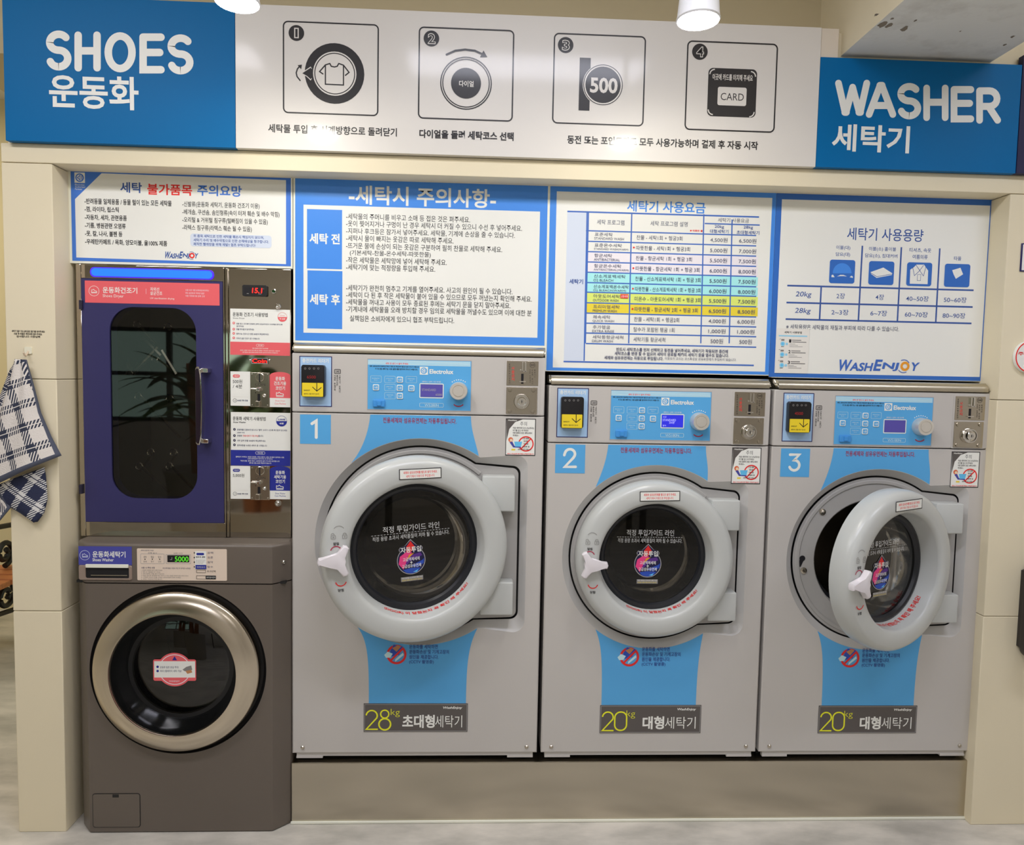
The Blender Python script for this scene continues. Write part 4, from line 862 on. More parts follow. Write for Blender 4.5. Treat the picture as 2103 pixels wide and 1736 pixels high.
# ================================================================ SHOE DRYER
def shoe_icon(p, u, v, r, c, sun=True):
    p.ring(u, v, r*.93, r, c)
    p.line([(u-r*.48, v-r*.25), (u-r*.48, v+r*.22), (u+r*.55, v+r*.22), (u+r*.52, v+r*.05), (u+r*.12, v-r*.10), (u-r*.08, v-r*.32), (u-r*.28, v-r*.16), (u-r*.48, v-r*.25)], r*.09, c).line([(u-r*.48, v+r*.36), (u+r*.55, v+r*.36)], r*.10, c)
YD = YR
def dryer():
    x0, x1 = X(160, 800, YD), X(597.5, 800, YD); zt = Z(300, 545.5, YD); zb = Z(350, 1117.5, -.046)+.0006
    t = empty('shoe_dryer', ((x0+x1)/2, .35, zb), 'stainless shoe dryer with dark blue door and blue light bar, stacked on the shoe washer', 'shoe dryer')
    fd, fu, fa, fb = FR(160, 560, 3.156, YD), FR(140, 530, 4.381, YD), FR(440, 560, 6.43, YD), FR(440, 810, 5.786, YD)
    dx0, dx1 = X(171, 800, YD), X(460, 800, YD); dzt, dzb = Z(300, 574.5, YD), Z(300, 1073, YD)
    b = BM(); wx0, wx1 = dx0+.03, dx1-.03
    box(b, x0, x1, YD+.50, YD+.52, zb, zt); box(b, x0, dx0, YD, YD+.5, zb, zt, .002); box(b, dx0, dx1+.002, YD, YD+.5, dzt, zt, .002); box(b, dx0, dx1+.002, YD, YD+.5, zb, dzb, .002)
    box(b, X(470.5, 800, YD), x1, YD, YD+.5, zb, zt-.001, .0015)
    obj('cabinet', b, M_MIRROR, t)
    b = BM(); box(b, dx1, X(463, 800, YD), YD-.003, YD+.2, zb+.002, zt-.002, .001); box(b, X(464, 800, YD), X(470, 800, YD), YD-.002, YD+.2, zb+.002, zt-.002, .0015); obj('divider_strip', b, M_MIRROR, t)
    b = BM(); box(b, dx0, dx1, YD+.06, YD+.48, dzb, dzt)
    b.normal_update()
    for f in [f for f in b.faces if f.normal.y < -.9]: b.faces.remove(f)
    obj('drying_chamber', b, mat('chamber_steel', (120, 116, 106), rough=.45, metal=.6, raw=True), t)
    # light bar
    (xa, za), (xb, zb2) = fu(212, 100), fu(1300, 178); zc = (fu(212, 125)[1]+fu(1300, 155)[1])/2; hh = .0125
    b = BM(); prism(b, rrect_pts(xa-.004, xb+.004, zc-hh-.003, zc+hh+.003, hh), YD-.003, YD, .001); lb = obj('light_bar', b, mat('led_rim', (40, 20, 160), raw=True, emit=(70, 28, 255), es=1.6), t)
    b = BM(); prism(b, rrect_pts(xa, xb, zc-hh, zc+hh, hh), YD-.0042, YD-.002, .0005); obj('led_diffuser', b, mat('led_blue', (20, 60, 200), raw=True, emit=(26, 118, 255), es=1.45), lb)
    # door
    (wa, wz1), (wb, wz0) = fd(204, 220), fd(778, 1468)
    win = rrect_pts(wa, wb, wz0, wz1, .078, 12)
    dt = YD-.003
    b = BM(); pr = [(dx0+.001, dzb+.001), (dx1-.0015, dzb+.001), (dx1-.0015, dzt-.001), (dx0+.001, dzt-.001)]
    fill(b, [pr, win], dt); fix_front(b); bridge(b, pr, dt, pr, dt+.05); bridge(b, win, dt, win, dt+.012); fill(b, [pr, win], dt+.05)
    dr = obj('door', b, M_NAVY, t, smooth=20)
    b = BM(); fill(b, [win], dt+.006); fix_front(b); obj('window_glass', b, M_GLASS2, dr, smooth=None)
    for v0, v1 in ((180, 240), (1372, 1432)):
        (xa, za), (xb, zb2) = fd(17, v0), fd(38, v1); b = BM(); box(b, xa, xb, dt-.008, dt+.01, zb2, za, .001); obj('hinge', b, mat('dark_hinge', (40, 38, 60), rough=.4, raw=True), dr)
    p = Print(fd, dt, .0006); (xa, za), (xb, zb2) = fd(48, 52), fd(921, 215)
    p.rect(48, 52, 921, 215, 'salmon'); shoe_icon(p, 108, 120, 34, 'white')
    p.text('운동화건조기', 164, 113, 388, 40, 'white', .015).text('Shoes Dryer', 165, 153, 300, 24, 'white', .0).text('자외선', 472, 108, 530, 24, 'white', .01).text('살균건조', 472, 134, 550, 24, 'white', .01).text('UV sterilization drying', 472, 168, 628, 14, 'white')
    p.rect(444, 105, 446, 140, 'pink')
    for j, s_ in enumerate(('신발 속의 각종 유해세균/바이러스', '99% 살균효과 자외선 살균', '각종 악취제거와 완벽 건조')): p.text(s_, 700, 114+19*j, 700+(152, 122, 126)[j], 12, 'pink')
    p.done('door_label', dr)
    # handle
    (xa, za), (xb, zb2) = fd(794, 610), fd(848, 1110)
    P = [(xa+.002, za-.006), (xa+.007, za)] + [(xb-.010+.006*sin(pi*q/12)+.004*(0 < q < 12), za+(zb2-za)*q/12) for q in range(13)] + [(xa+.007, zb2), (xa+.002, zb2+.006)]
    b = BM(); prism(b, P, dt-.050, dt-.028, .004, seg=3)
    for z in (za-.012, zb2+.012): box(b, xa+.006, xb+.012, dt-.034, dt, z-.007, z+.007, .002)
    hd = obj('handle', b, M_CHROME, dr)
    Q = [(xa+(x-xa)*.72+.0028, (za+zb2)/2+(z-(za+zb2)/2)*.955) for x, z in P]
    b = BM(); prism(b, Q, dt-.0512, dt-.049, .0006); obj('handle_inlay', b, mat('dark_plum_inlay', (34, 20, 34), rough=.25, raw=True), hd)
    # shoe pegs inside, each a rod with a turned-up end
    def rod(u0, v0, u1, v1, y0, y1, r):
        (xa, za), (xb, zb2) = W(160+u0/3.156, 560+v0/3.156, y0), W(160+u1/3.156, 560+v1/3.156, y1)
        b = BM(); tube(b, [(xa, y0, za), (xb, y1, zb2)], r, 10); e = Vector((xa, y0, za))
        n = 12; tube(b, [(xa+.012*cos(2*pi*q/n)-.008, y0-.004, za+.012*sin(2*pi*q/n)+.004) for q in range(n)], .003, 6, True)
        obj('shoe_peg', b, mat('peg_steel', (225, 218, 200), rough=.25, metal=1, raw=True), t)
    for (u0, v0, u1, v1) in ((400, 345, 548, 520), (600, 360, 770, 560), (410, 810, 660, 1066), (612, 820, 775, 1005), (416, 1262, 588, 1420), (612, 1262, 740, 1395), (350, 660, 480, 520), (216, 640, 262, 585), (520, 565, 640, 660), (490, 1170, 400, 1290), (640, 1175, 575, 1280)):
        rod(u0, v0, u1, v1, YD+.16, YD+.40, .0055)
    for (u0, v0, u1, v1) in ((545, 505, 640, 660), (280, 510, 345, 655), (350, 655, 520, 480), (420, 420, 540, 540)):
        (xa, za), (xb, zb2) = W(160+u0/3.156, 560+v0/3.156, YD+.3), W(160+u1/3.156, 560+v1/3.156, YD+.3)
        b = BM(); tube(b, [(xa, YD+.3, za), (xb, YD+.3, zb2)], .011, 10); obj('shoe_bar', b, mat('bar_steel', (170, 164, 150), rough=.3, metal=1, raw=True), t)
    # temperature display, push button, locks
    (xa, za), (xb, zb2) = fa(380, 165), fa(707, 318); b = BM(); prism(b, rrect_pts(xa, xb, zb2, za, .004), YD-.008, YD, .0015); td = obj('temperature_display', b, M_BLACK, t)
    p = Print(fa, YD-.008, .0003); p.rect(400, 195, 660, 285, 'blk').text('15.1', 508, 240, 640, 68, 'ledred', .02, .08).text('℃', 648, 218, 668, 18, 'mid').rect(440, 278, 468, 283, 'lgrey').rect(592, 284, 630, 289, 'lgrey'); p.done('digits', td)
    xa, za = fa(790, 250); b = BM(); lathe(b, [(.0078, YD), (.0078, YD-.005), (.0055, YD-.006), (.005, YD-.004), (0, YD-.004)], xa, 0, za, 20); pb = obj('indicator_button', b, M_CHROME, t)
    b = BM(); lathe(b, [(.0052, YD-.0045), (.003, YD-.0062), (0, YD-.0065)], xa, 0, za, 16); obj('green_lens', b, mat('green_lens', (16, 60, 24), rough=.1, raw=True), pb)
    def camlock(fr, u, v, r):
        xa, za = fr(u, v); b = BM(); lathe(b, [(r, YD), (r, YD-.004), (r*.8, YD-.007), (r*.55, YD-.009), (r*.5, YD-.014), (r*.3, YD-.0145), (0, YD-.013)], xa, 0, za, 24); obj('cam_lock', b, M_CHROME, t)
    camlock(fa, 848, 445, .0095); camlock(fb, 760, 1296, .0105)
    # instruction cards
    def card(fr, u0, v0, vm, u1, v1, bandc, title, sub, lines, band, name, badge, bc):
        (xa, za), (xb, zb2) = fr(u0, v0), fr(u1, v1); b = BM(); box(b, xa, xb, YD-.0012, YD, zb2, za); o = obj('instruction_card', b, pm('white'), t)
        p = Print(fr, YD-.0012, .0003); p.bar(u0, vm, u1, v1-(v1-v0)*.012, bandc)
        for s_, a, v, c_, h, cl in lines: p.text(s_, a, v, c_, h, cl, .01)
        for s_, a, v, c_, h in band: p.text(s_, a, v, c_, h, 'white', .01)
        u, v, r = badge; p.ring(u, v, r*.95, r, bc); p.k += 1
        P_ = arcp(u, v, r, 180, 360, 16); p.poly(P_, bc)
        return p, o
    p, o = card(fa, 212, 475, 912, 1002, 1092, 'salmon', '', '', [('운동화 건조기 사용방법', 246, 550, 708, 54, 'ink'), ('Shoes Dryer', 248, 603, 406, 22, 'mid'), ('문을 열고 건조봉에 운동화 (양쪽 당김)바닥면이 아래쪽을 향하도록', 294, 676, 902, 24, 'ink2'), ('걸어주세요', 296, 708, 392, 22, 'ink2'), ('문을 부드럽게 닫아주세요', 294, 748, 528, 24, 'ink2'), ('원하시는 건조시간 만큼 500원씩 투입해주세요', 294, 808, 722, 24, 'ink2'), ('자외선 살균 건조가 곧 시작됩니다', 294, 868, 602, 24, 'ink2')], [('주의사항', 578, 962, 640, 18), ('젖은 운동화는 탈수후 넣어주세요', 506, 1000, 714, 16), ('운동화, 샌들류 이외의 다른 의류 또는 물품은 기계고장의 원인이 될 수 있습니다', 344, 1026, 868, 16), ('고장 발생시 관리자에게 연락해 주시면 신속하게 처리해 드리겠습니다', 372, 1052, 842, 16)], 'dryer', (902, 588, 62), 'salmon')
    for v in (666, 747, 803, 862): p.disc(260, v, 16, 'salmon').disc(260, v, 6, 'white')
    p.ring(610, 962, 0, 0.1, 'white').frame(556, 944, 660, 982, 18, 3, 'white').text('건조시간', 870, 568, 932, 16, 'salmon').text('약 40분', 864, 612, 940, 22, 'white', .02); p.done('card_print', o)
    p, o = card(fb, 197, 210, 660, 906, 852, 'navyp', '', '', [('운동화 세탁기 사용방법', 222, 286, 612, 46, 'ink'), ('Shoes Washer', 226, 330, 378, 20, 'ink'), ("운동화를 드럼속에 넣으시고 '딸칵' 소리가 나도록 부드럽게 닫으세요", 274, 420, 868, 22, 'ink2'), ('(3켤레 이내)', 274, 455, 362, 20, 'ink2'), ('운동화', 274, 492, 332, 22, 'ink2'), ('전용세제가 자동 투입', 340, 493, 524, 22, 'salmon'), ('됩니다.', 526, 494, 586, 22, 'ink2'), ('세탁 금액 만큼 500원씩 투입해주세요', 274, 550, 610, 22, 'ink2'), ('동작버튼을 누르면 세탁이 곧 시작됩니다', 274, 606, 628, 22, 'ink2')], [('주의사항', 516, 697, 580, 18), ('물빠짐이 우려되는 새로운 운동화, 가죽/스웨이드 신발, 장식품이 달려있는 신발,', 258, 742, 834, 17), ('오래된 운동화(밑창이 떨어지려는 것) 세탁 불가능', 398, 766, 696, 17), ('작은신발, 깔창 등은 소분망에 넣어 주시면 안전합니다', 314, 790, 778, 17), ('세탁 중 신발 손상은 책임지지 않습니다.', 416, 816, 682, 17)], 'washer', (802, 318, 64), 'navyp')
    for v in (416, 490, 546, 600): p.disc(242, v, 15, 'navy2').disc(242, v, 5, 'white')
    p.frame(492, 678, 606, 716, 18, 3, 'white').text('5,000원', 760, 298, 844, 22, 'navyp', .02).text('40분', 776, 346, 828, 22, 'white', .02); p.done('card_print', o)
    # coin display
    (xa, za), (xb, zb2) = fa(498, 1128), fa(712, 1206); b = BM(); box(b, xa, xb, YD-.004, YD, zb2, za, .001); cdp = obj('coin_display', b, M_BLACK, t)
    p = Print(fa, YD-.004, .0003); p.frame(498, 1128, 712, 1206, 4, 6, 'lgrey').text('Coin', 506, 1166, 700, 52, 'ledred', .02); p.done('digits', cdp)
    for u in (480, 730):
        xa, za = fa(u, 1158); b = BM(); lathe(b, [(.0035, YD), (.0035, YD-.004), (0, YD-.006)], xa, 0, za, 14); obj('thumb_screw', b, M_CHROME, t)
    # coin acceptors with their price cards
    def coin(tl, br, pc_tl, pc_br, sg_tl, sg_br, c, lines, sg, eng):
        (xa, za), (xb, zb2) = W(*pc_tl, YD), W(*pc_br, YD); b = BM(); box(b, xa, xb, YD-.0012, YD, zb2, za); pc = obj('price_card', b, pm('white'), t)
        w, h = xb-xa, za-zb2; q = Print(lambda u, v: (xa+w*u/100, za-h*v/180), YD-.0012, .0003)
        q.rr(12, 16, 48, 32, 8, c).text('이용금액', 18, 24, 42, 8, 'white', .01)
        for j, s_ in enumerate(lines): q.text(s_, 12, 52+26*j, 60 if len(s_) < 6 else 70, 20, 'ink', .0)
        q.rect(10, 133, 90, 134, 'cream').ring(22, 152, 8, 10, 'mid').line([(18, 152), (22, 155), (27, 149)], 1.5, 'mid').text('500원 주화 전용', 34, 152, 88, 9, 'ink2', .02); q.done('card_print', pc)
        (xa2, za2), (xb2, zb3) = W(*sg_tl, YD), W(*sg_br, YD); r_ = (xb2-xa2)
        P_ = [(xa2, zb3), (xb2, zb3)]+[(xa2+r_*.5+r_*.5*cos(pi*j/16)*1.0, za2-.012+.012*sin(pi*j/16)) for j in range(17)]
        b = BM(); prism(b, P_, YD-.0012, YD); so = obj('coin_sign', b, pm(c), t)
        H_ = za2-zb3; q = Print(lambda u, v: (xa2+r_*u/100, za2-H_*v/170), YD-.0012, .0003); q.rect(0, 126, 100, 170, 'white')
        for j, s_ in enumerate(sg): q.text(s_, (28, 20, 28)[j], 32+23*j, (74, 80, 74)[j], 19, 'white', .02)
        q.line([(32, 102), (32, 114), (66, 114), (66, 106), (52, 103), (46, 97), (40, 103), (32, 100)], 3, 'white').line([(32, 119), (66, 119)], 3, 'white')
        q.text(eng, 26, 140, 76, 9, c, .0).text('Coin Machine', 24, 153, 78, 9, c, .0); q.done('sign_print', so)
        (xa, za), (xb, zb2) = W(*tl, YD), W(*br, YD); b = BM(); box(b, xa, xb, YD-.004, YD, zb2, za, .0012); cp = obj('coin_acceptor', b, M_NICKEL, t)
        w, h = xb-xa, za-zb2; fr = lambda u, v: (xa+w*u/100, za-h*v/178)
        b = BM(); x, z = fr(52, 24); lathe(b, [(w*.24, YD-.004), (w*.23, YD-.008), (w*.2, YD-.009), (0, YD-.009)], x, 0, z, 32); cm = obj('slot_boss', b, M_NICKEL, cp)
        q = Print(fr, YD-.009, .0003); q.rect(48, 6, 54, 50, 'blk'); q.done('coin_slot', cp)
        q = Print(fr, YD-.004, .0003); q.rect(38, 110, 52, 146, 'blk').disc(28, 104, 2.5, 'blk').text('COIN', 26, 62, 78, 12, 'steelink', .0); q.done('reject_slot', cp)
        b = BM(); x, z = fr(48, 86); lathe(b, [(w*.12, YD-.004), (w*.11, YD-.018), (w*.06, YD-.022), (0, YD-.022)], x, 0, z, 20); xl, zl = fr(6, 84); tube(b, [(x, YD-.012, z), (xl, YD-.014, zl)], .0022, 8); obj('return_lever', b, M_CHROME, cp)
        b = BM(); x, z = fr(74, 118); lathe(b, [(w*.10, YD-.004), (w*.095, YD-.009), (w*.05, YD-.011), (0, YD-.0095)], x, 0, z, 18); obj('lock', b, M_CHROME, cp)
        b = BM(); x0_, z0_ = fr(30, 146); x1_, z1_ = fr(54, 176); box(b, x0_, x1_, YD-.016, YD-.004, z1_, z0_, .002); obj('return_cup', b, M_NICKEL, cp)
        for u, v in ((9, 9), (91, 9), (9, 168), (91, 168)):
            x, z = fr(u, v); b = BM(); lathe(b, [(.0022, YD-.004), (.002, YD-.006), (0, YD-.0066)], x, 0, z, 12); obj('screw', b, M_CHROME, cp)
    coin((514.6, 765), (554, 836.5), (473.4, 762.8), (514.3, 834), (554.3, 763.8), (596.4, 836.8), 'salmon', ('500원', '/ 4분'), ('운동화', '건조기용', '코인기'), 'Shoes Dryer')
    coin((514.8, 956.8), (554.5, 1026.6), (473.6, 956.8), (514.4, 1025), (554.6, 957.5), (596, 1025.7), 'navyp', ('5,000원',), ('운동화', '세탁기용', '코인기'), 'Shoes Washer')
dryer()

# ================================================================ SHOE WASHER
YW = -.046
def shoe_washer():
    f1, f2 = FR(140, 1050, 4.381, YW), FR(140, 1180, 3.123, YW)
    xl, xr = X(181, 1500, YW), X(558, 1500, YW); x0, x1 = X(165, 1500, 0), X(598.5, 1500, 0)
    zt = Z(350, 1117.5, YW); zg = Z(350, 1199, YW); z0 = .004
    t = empty('shoe_washer', ((x0+x1)/2, .3, 0), 'dark taupe front-loading shoe washer with wide steel door ring, standing on the floor', 'shoe washer')
    cx, cz = W(360.5, 1382, YW-.022); u = abs(W(460, 1382, YW)[0]-W(359, 1382, YW)[0])/101
    Rb = 181*u
    plan = [(x0, .75), (x0, .012), (x0+.006, 0), (xl-.008, YW+.008), (xl, YW+.001), (xl+.008, YW)]
    plan2 = [(xr-.004, YW), (xr+.003, YW+.001), (x1-.004, -.002), (x1, .006), (x1, .75)]
    def shell(b, za, zb, hole, top):
        P = plan+plan2; lo = [b.verts.new((x, y, za)) for x, y in P]; hi = [b.verts.new((x, y, zb)) for x, y in P]; n = len(P); k = len(plan)-1
        for j in range(n):
            if hole and j == k: continue
            b.faces.new((lo[j], lo[(j+1) % n], hi[(j+1) % n], hi[j]))
        if hole:
            (xa, _), (xb, _) = P[k], P[k+1]
            fill(b, [[(xa, za), (xb, za), (xb, zb), (xa, zb)], circle_pts(cx, cz, Rb, 96)], YW)
        if top:
            f = b.faces.new(hi); bmesh.ops.remove_doubles(b, verts=b.verts[:], dist=1e-6)
            es = [e for e in f.edges]
            bmesh.ops.bevel(b, geom=es, offset=.012, segments=4, affect='EDGES', profile=.5)
        else: b.faces.new(hi)
        b.faces.new(lo)
    b = BM(); shell(b, z0, zg-.002, True, False); obj('body', b, M_TAUPE, t, smooth=30)
    b = BM(); shell(b, zg+.002, zt, False, True); obj('control_housing', b, M_TAUPE, t, smooth=30)
    b = BM(); box(b, x0+.012, x1-.012, YW+.02, .74, zg-.004, zg+.004); obj('seam', b, M_BLACK, t)
    # door
    b = BM(); lathe(b, [(Rb, YW), (Rb-.004, YW+.012), (Rb-.014, YW+.02), (.15, YW+.02)], cx, 0, cz, 96); obj('door_recess', b, M_BLACK, t)
    k = u*.991; R1, R0 = 170.5*k, 131*.98*u
    b = BM(); lathe(b, [(R1-.004, YW+.02), (R1, YW+.004), (R1+.0005, YW-.020), (R1-.004, YW-.026), (R0+.004, YW-.048), (R0, YW-.048), (R0-.002, YW-.044), (R0-.003, YW-.036)], cx, 0, cz, 128); dr = obj('door', b, M_RINGST, t, smooth=50)
    b = BM(); lathe(b, [(R0-.003, YW-.038), (R0-.010, YW-.01), (R0-.03, YW+.02), (R0-.034, YW+.03)], cx, 0, cz, 96); obj('door_inner_wall', b, mat('black_gloss', (14, 15, 16), rough=.12, raw=True), dr)
    b = BM(); lathe(b, [(R0-.03, YW+.024), (R0-.05, YW+.018), (R0-.09, YW+.010), (.06, YW+.005), (0, YW+.004)], cx, 0, cz, 64)
    b.normal_update()
    for f in b.faces:
        if f.normal.y > 0: f.normal_flip()
    me_ = obj('glass', b, M_GLASS2, dr, smooth=None)
    for pl in me_.data.polygons: pl.use_smooth = True
    b = BM(); lathe(b, [(R0-.03, YW+.028), (R0-.034, YW+.06), (R0-.02, YW+.08), (R0-.01, YW+.35), (0, YW+.36)], cx, 0, cz, 64); obj('drum', b, mat('drum_dark', (60, 56, 54), rough=.3, metal=.9, raw=True), t)
    b = BM(); lathe(b, [(R0-.034, YW+.05), (R0-.040, YW+.055), (R0-.036, YW+.065)], cx, 0, cz, 64); obj('drum_lip', b, M_CHROME, t)
    # badge sticker on the glass
    xa, za = W(358, 1376.5, YW); p = Print(lambda a, c: (xa+a*u, za-c*u), YW+.0035, .0005)
    p.disc(0, 0, 36, 'salmon').rr(-44, -22, 44, 24, 4, 'salmon').ring(0, 0, 31, 32.5, 'pink').rect(-42, -18, 42, 17, 'white').poly([(-5, -20), (0, -29), (5, -20)], 'navyp').disc(-35, -6, 2.6, 'navyp').disc(-35, 3, 2.6, 'navyp').text('운동화 밑창 분실 주의!', -30, -5, 8, 5, 'ink2', .01).text('최대 3켤레까지 세탁 가능!', -30, 3, 14, 5, 'ink2', .01).poly([(16, 0), (24, -6), (34, -9), (36, 0), (28, 5), (20, 3)], 'mid').poly([(22, 3), (34, 0), (36, 6), (26, 9)], 'tan').text('WASHENJOY', -12, 25, 10, 3.5, 'pink', .01); p.done('badge_sticker', dr)
    # label, drawer, display
    p = Print(f1, YW, .0006); p.rect(92, 315, 575, 487, 'navyp2'); shoe_icon(p, 151, 397, 46, 'lav')
    p.text('운동화세탁기', 220, 388, 516, 56, 'white', .02).text('Shoes Washer', 220, 437, 410, 28, 'white', .015); p.done('name_label', t)
    (xa, za), (xb, zb) = f1(95, 486), f1(578, 622); (xc, zc), (xd, zd) = f1(160, 502), f1(553, 604)
    b = BM(); A_ = rrect_pts(xa, xb, zb, za, .006); B_ = rrect_pts(xc, xd, zd, zc, .005); bridge(b, A_, YW-.0005, rrect_pts(xa+.002, xb-.002, zb+.002, za-.002, .005), YW-.004); fill(b, [rrect_pts(xa+.002, xb-.002, zb+.002, za-.002, .005), B_], YW-.004); bridge(b, B_, YW-.004, B_, YW-.0006)
    dw = obj('detergent_drawer', b, mat('taupe_light', (128, 112, 102), rough=.35, spec=.6), t, smooth=30)
    p = Print(IDF, YW, .0005); p.face(rrect_pts(xc, xd, zd, zc, .005), 'blk'); p.done('drawer_pocket', dw)
    (xe, ze), (xf, zf) = f1(165, 474), f1(548, 502); b = BM(); box(b, xe, xf, YW-.007, YW-.002, zf-.002, ze, .001); obj('drawer_pull', b, M_WHITE_TRIM, dw)
    b = BM(); box(b, xc+.016, xd-.006, YW-.003, YW-.0008, zd+.008, zd+.011, .0008); obj('drawer_ledge', b, M_NICKEL, dw)
    (xa, za), (xb, zb) = f1(620, 335), f1(1430, 627); b = BM(); prism(b, rrect_pts(xa, xb, zb, za, .003), YW-.0015, YW-.0002, .0005); dp = obj('display_panel', b, mat('beige_panel', (200, 184, 168), rough=.45), t)
    p = Print(f1, YW-.0015, .0003)
    p.frame(652, 382, 868, 474, 8, 3, 'lgrey').text('진행 표시', 720, 376, 800, 14, 'mid').text('남은 시간', 952, 378, 1032, 14, 'mid').frame(880, 388, 1106, 474, 6, 4, 'lgrey').rect(894, 396, 1092, 460, 'blk').text('5000', 962, 430, 1084, 46, 'ledgreen', .0).line([(920, 436), (934, 436), (936, 416)], 4, 'lgrey')
    for j, s_ in enumerate(('세탁', '헹굼', '탈수')): p.text(s_, 680+66*j, 412, 708+66*j, 20, 'mid').disc(694+66*j, 432, 5, 'ink').text(('본세', '행구', '건조')[j], 680+66*j, 453, 708+66*j, 16, 'mid')
    p.text('세탁코스를 확인 하세요', 656, 352, 772, 13, 'ink2').text('사용 시 주의 사항', 660, 508, 782, 16, 'ink2', .01).text('코인세탁물을 드럼속 투입 후 동작을 누르세요', 852, 512, 1104, 14, 'ink2')
    for j, w_ in enumerate((850, 832, 868, 1084, 1016, 848)): p.text(('1. 운동화 종류에 맞게 세탁 하세요', '2. 세탁 전 이물질을 제거 하세요', '3. 세탁 중에는 문을 열지 마십시오', '4. 작업이 끝나면 세탁물을 바로 꺼내시고 다음 사람을 위하여 정리 하여 주세요', '5. 기계에 이상이 있을 시에는 관리자에게 연락 하세요', '6. 세제는 자동으로 투입 됩니다')[j], 660, 530+16*j, w_, 11, 'mid')
    for j, (v, s_) in enumerate(((374, '강력'), (416, '표준'), (458, '절약'), (500, '탈수'))): p.disc(1138, v, 6, 'ink').text(s_, 1256, v, 1306, 18, 'ink2')
    p.frame(1156, 526, 1240, 554, 3, 3, 'ink').text('추가선택', 1252, 540, 1328, 18, 'ink').frame(1156, 578, 1332, 612, 3, 3, 'ink').rect(1240, 580, 1330, 610, 'blk').text('동작/일시정지', 1248, 595, 1326, 16, 'white'); p.done('panel_print', dp)
    p = Print(f1, YW-.0015, .0010); p.rect(1143, 358, 1246, 522, 'white').bar(1148, 482, 1246, 520, 'navyp').rr(1156, 374, 1226, 396, 10, 'navyp').text('원터치 세탁', 1152, 412, 1236, 18, 'ink', .03)
    for j in range(3): p.text('별도의 세제 투입이 필요없이', 1152, 440+14*j, 1238-10*j, 10, 'mid')
    p.text('자동투입 됩니다', 1158, 502, 1236, 14, 'white'); p.done('small_sticker', dp)
    # lower service hatch
    (xa, za), (xb, zb) = f2(155, 1405), f2(466, 1622)
    b = BM(); A_, B_ = rrect_pts(xa, xb, zb, za, .009), rrect_pts(xa+.0022, xb-.0022, zb+.0022, za-.0022, .007); bridge(b, A_, YW-.0004, B_, YW-.0004); obj('hatch_gap', b, M_BLACK, t, smooth=None)
    b = BM(); prism(b, B_, YW-.0016, YW-.0002, .001); ht = obj('service_hatch', b, M_TAUPE, t)
    xc, zc = f2(306, 1420); b = BM(); box(b, xc-.010, xc+.010, YW-.0024, YW-.001, zc-.005, zc+.005, .001); obj('hatch_catch', b, M_BLACK, ht)
    for px, py in ((582, 1155),):
        xc, zc = W(px, py, -.022); b = BM(); lathe(b, [(.006, .01), (.006, -.004), (.003, -.007), (0, -.007)], xc, -.018, zc, 14); obj('side_bolt', b, M_CHROME, t)
shoe_washer()

# ================================================================ LEFT PIER: NOTICE, HOOK, TOWEL
f = FR(0, 650, 3.856, YP)
p = Print(f, YP, .0008)
for j, (s_, u0, u1) in enumerate((('세탁기 물기 및 손에 묻은 물기를 닦아주세요', 94, 356), ('사용 후 타월은 제자리에 걸어 주세요', 110, 334), ('감사합니다 사장님백', 132, 318))): p.text(s_, u0, 116+21*j, u1, 17, 'ink', .02)
o = p.done('wall_lettering'); tag(o, 'three short lines of black lettering on the left pier above the towel hook', 'lettering')
hx_, hz_ = f(228, 272)
t = empty('wall_hook', (hx_, YP, hz_), 'small clear plastic hook stuck on the left pier holding the plaid towel', 'hook')
b = BM(); prism(b, rrect_pts(hx_-.011, hx_+.011, hz_-.010, hz_+.012, .003), YP-.004, YP-.0002, .001); obj('hook_plate', b, mat('clear_white_plastic', (222, 206, 186), rough=.2), t)
b = BM(); tube(b, [(hx_, YP-.003, hz_-.002), (hx_, YP-.010, hz_-.010), (hx_, YP-.016, hz_-.016), (hx_, YP-.022, hz_-.014), (hx_, YP-.026, hz_-.006)], .0028, 8); obj('hook_arm', b, mat('hook_pin', (190, 172, 150), rough=.25), t)
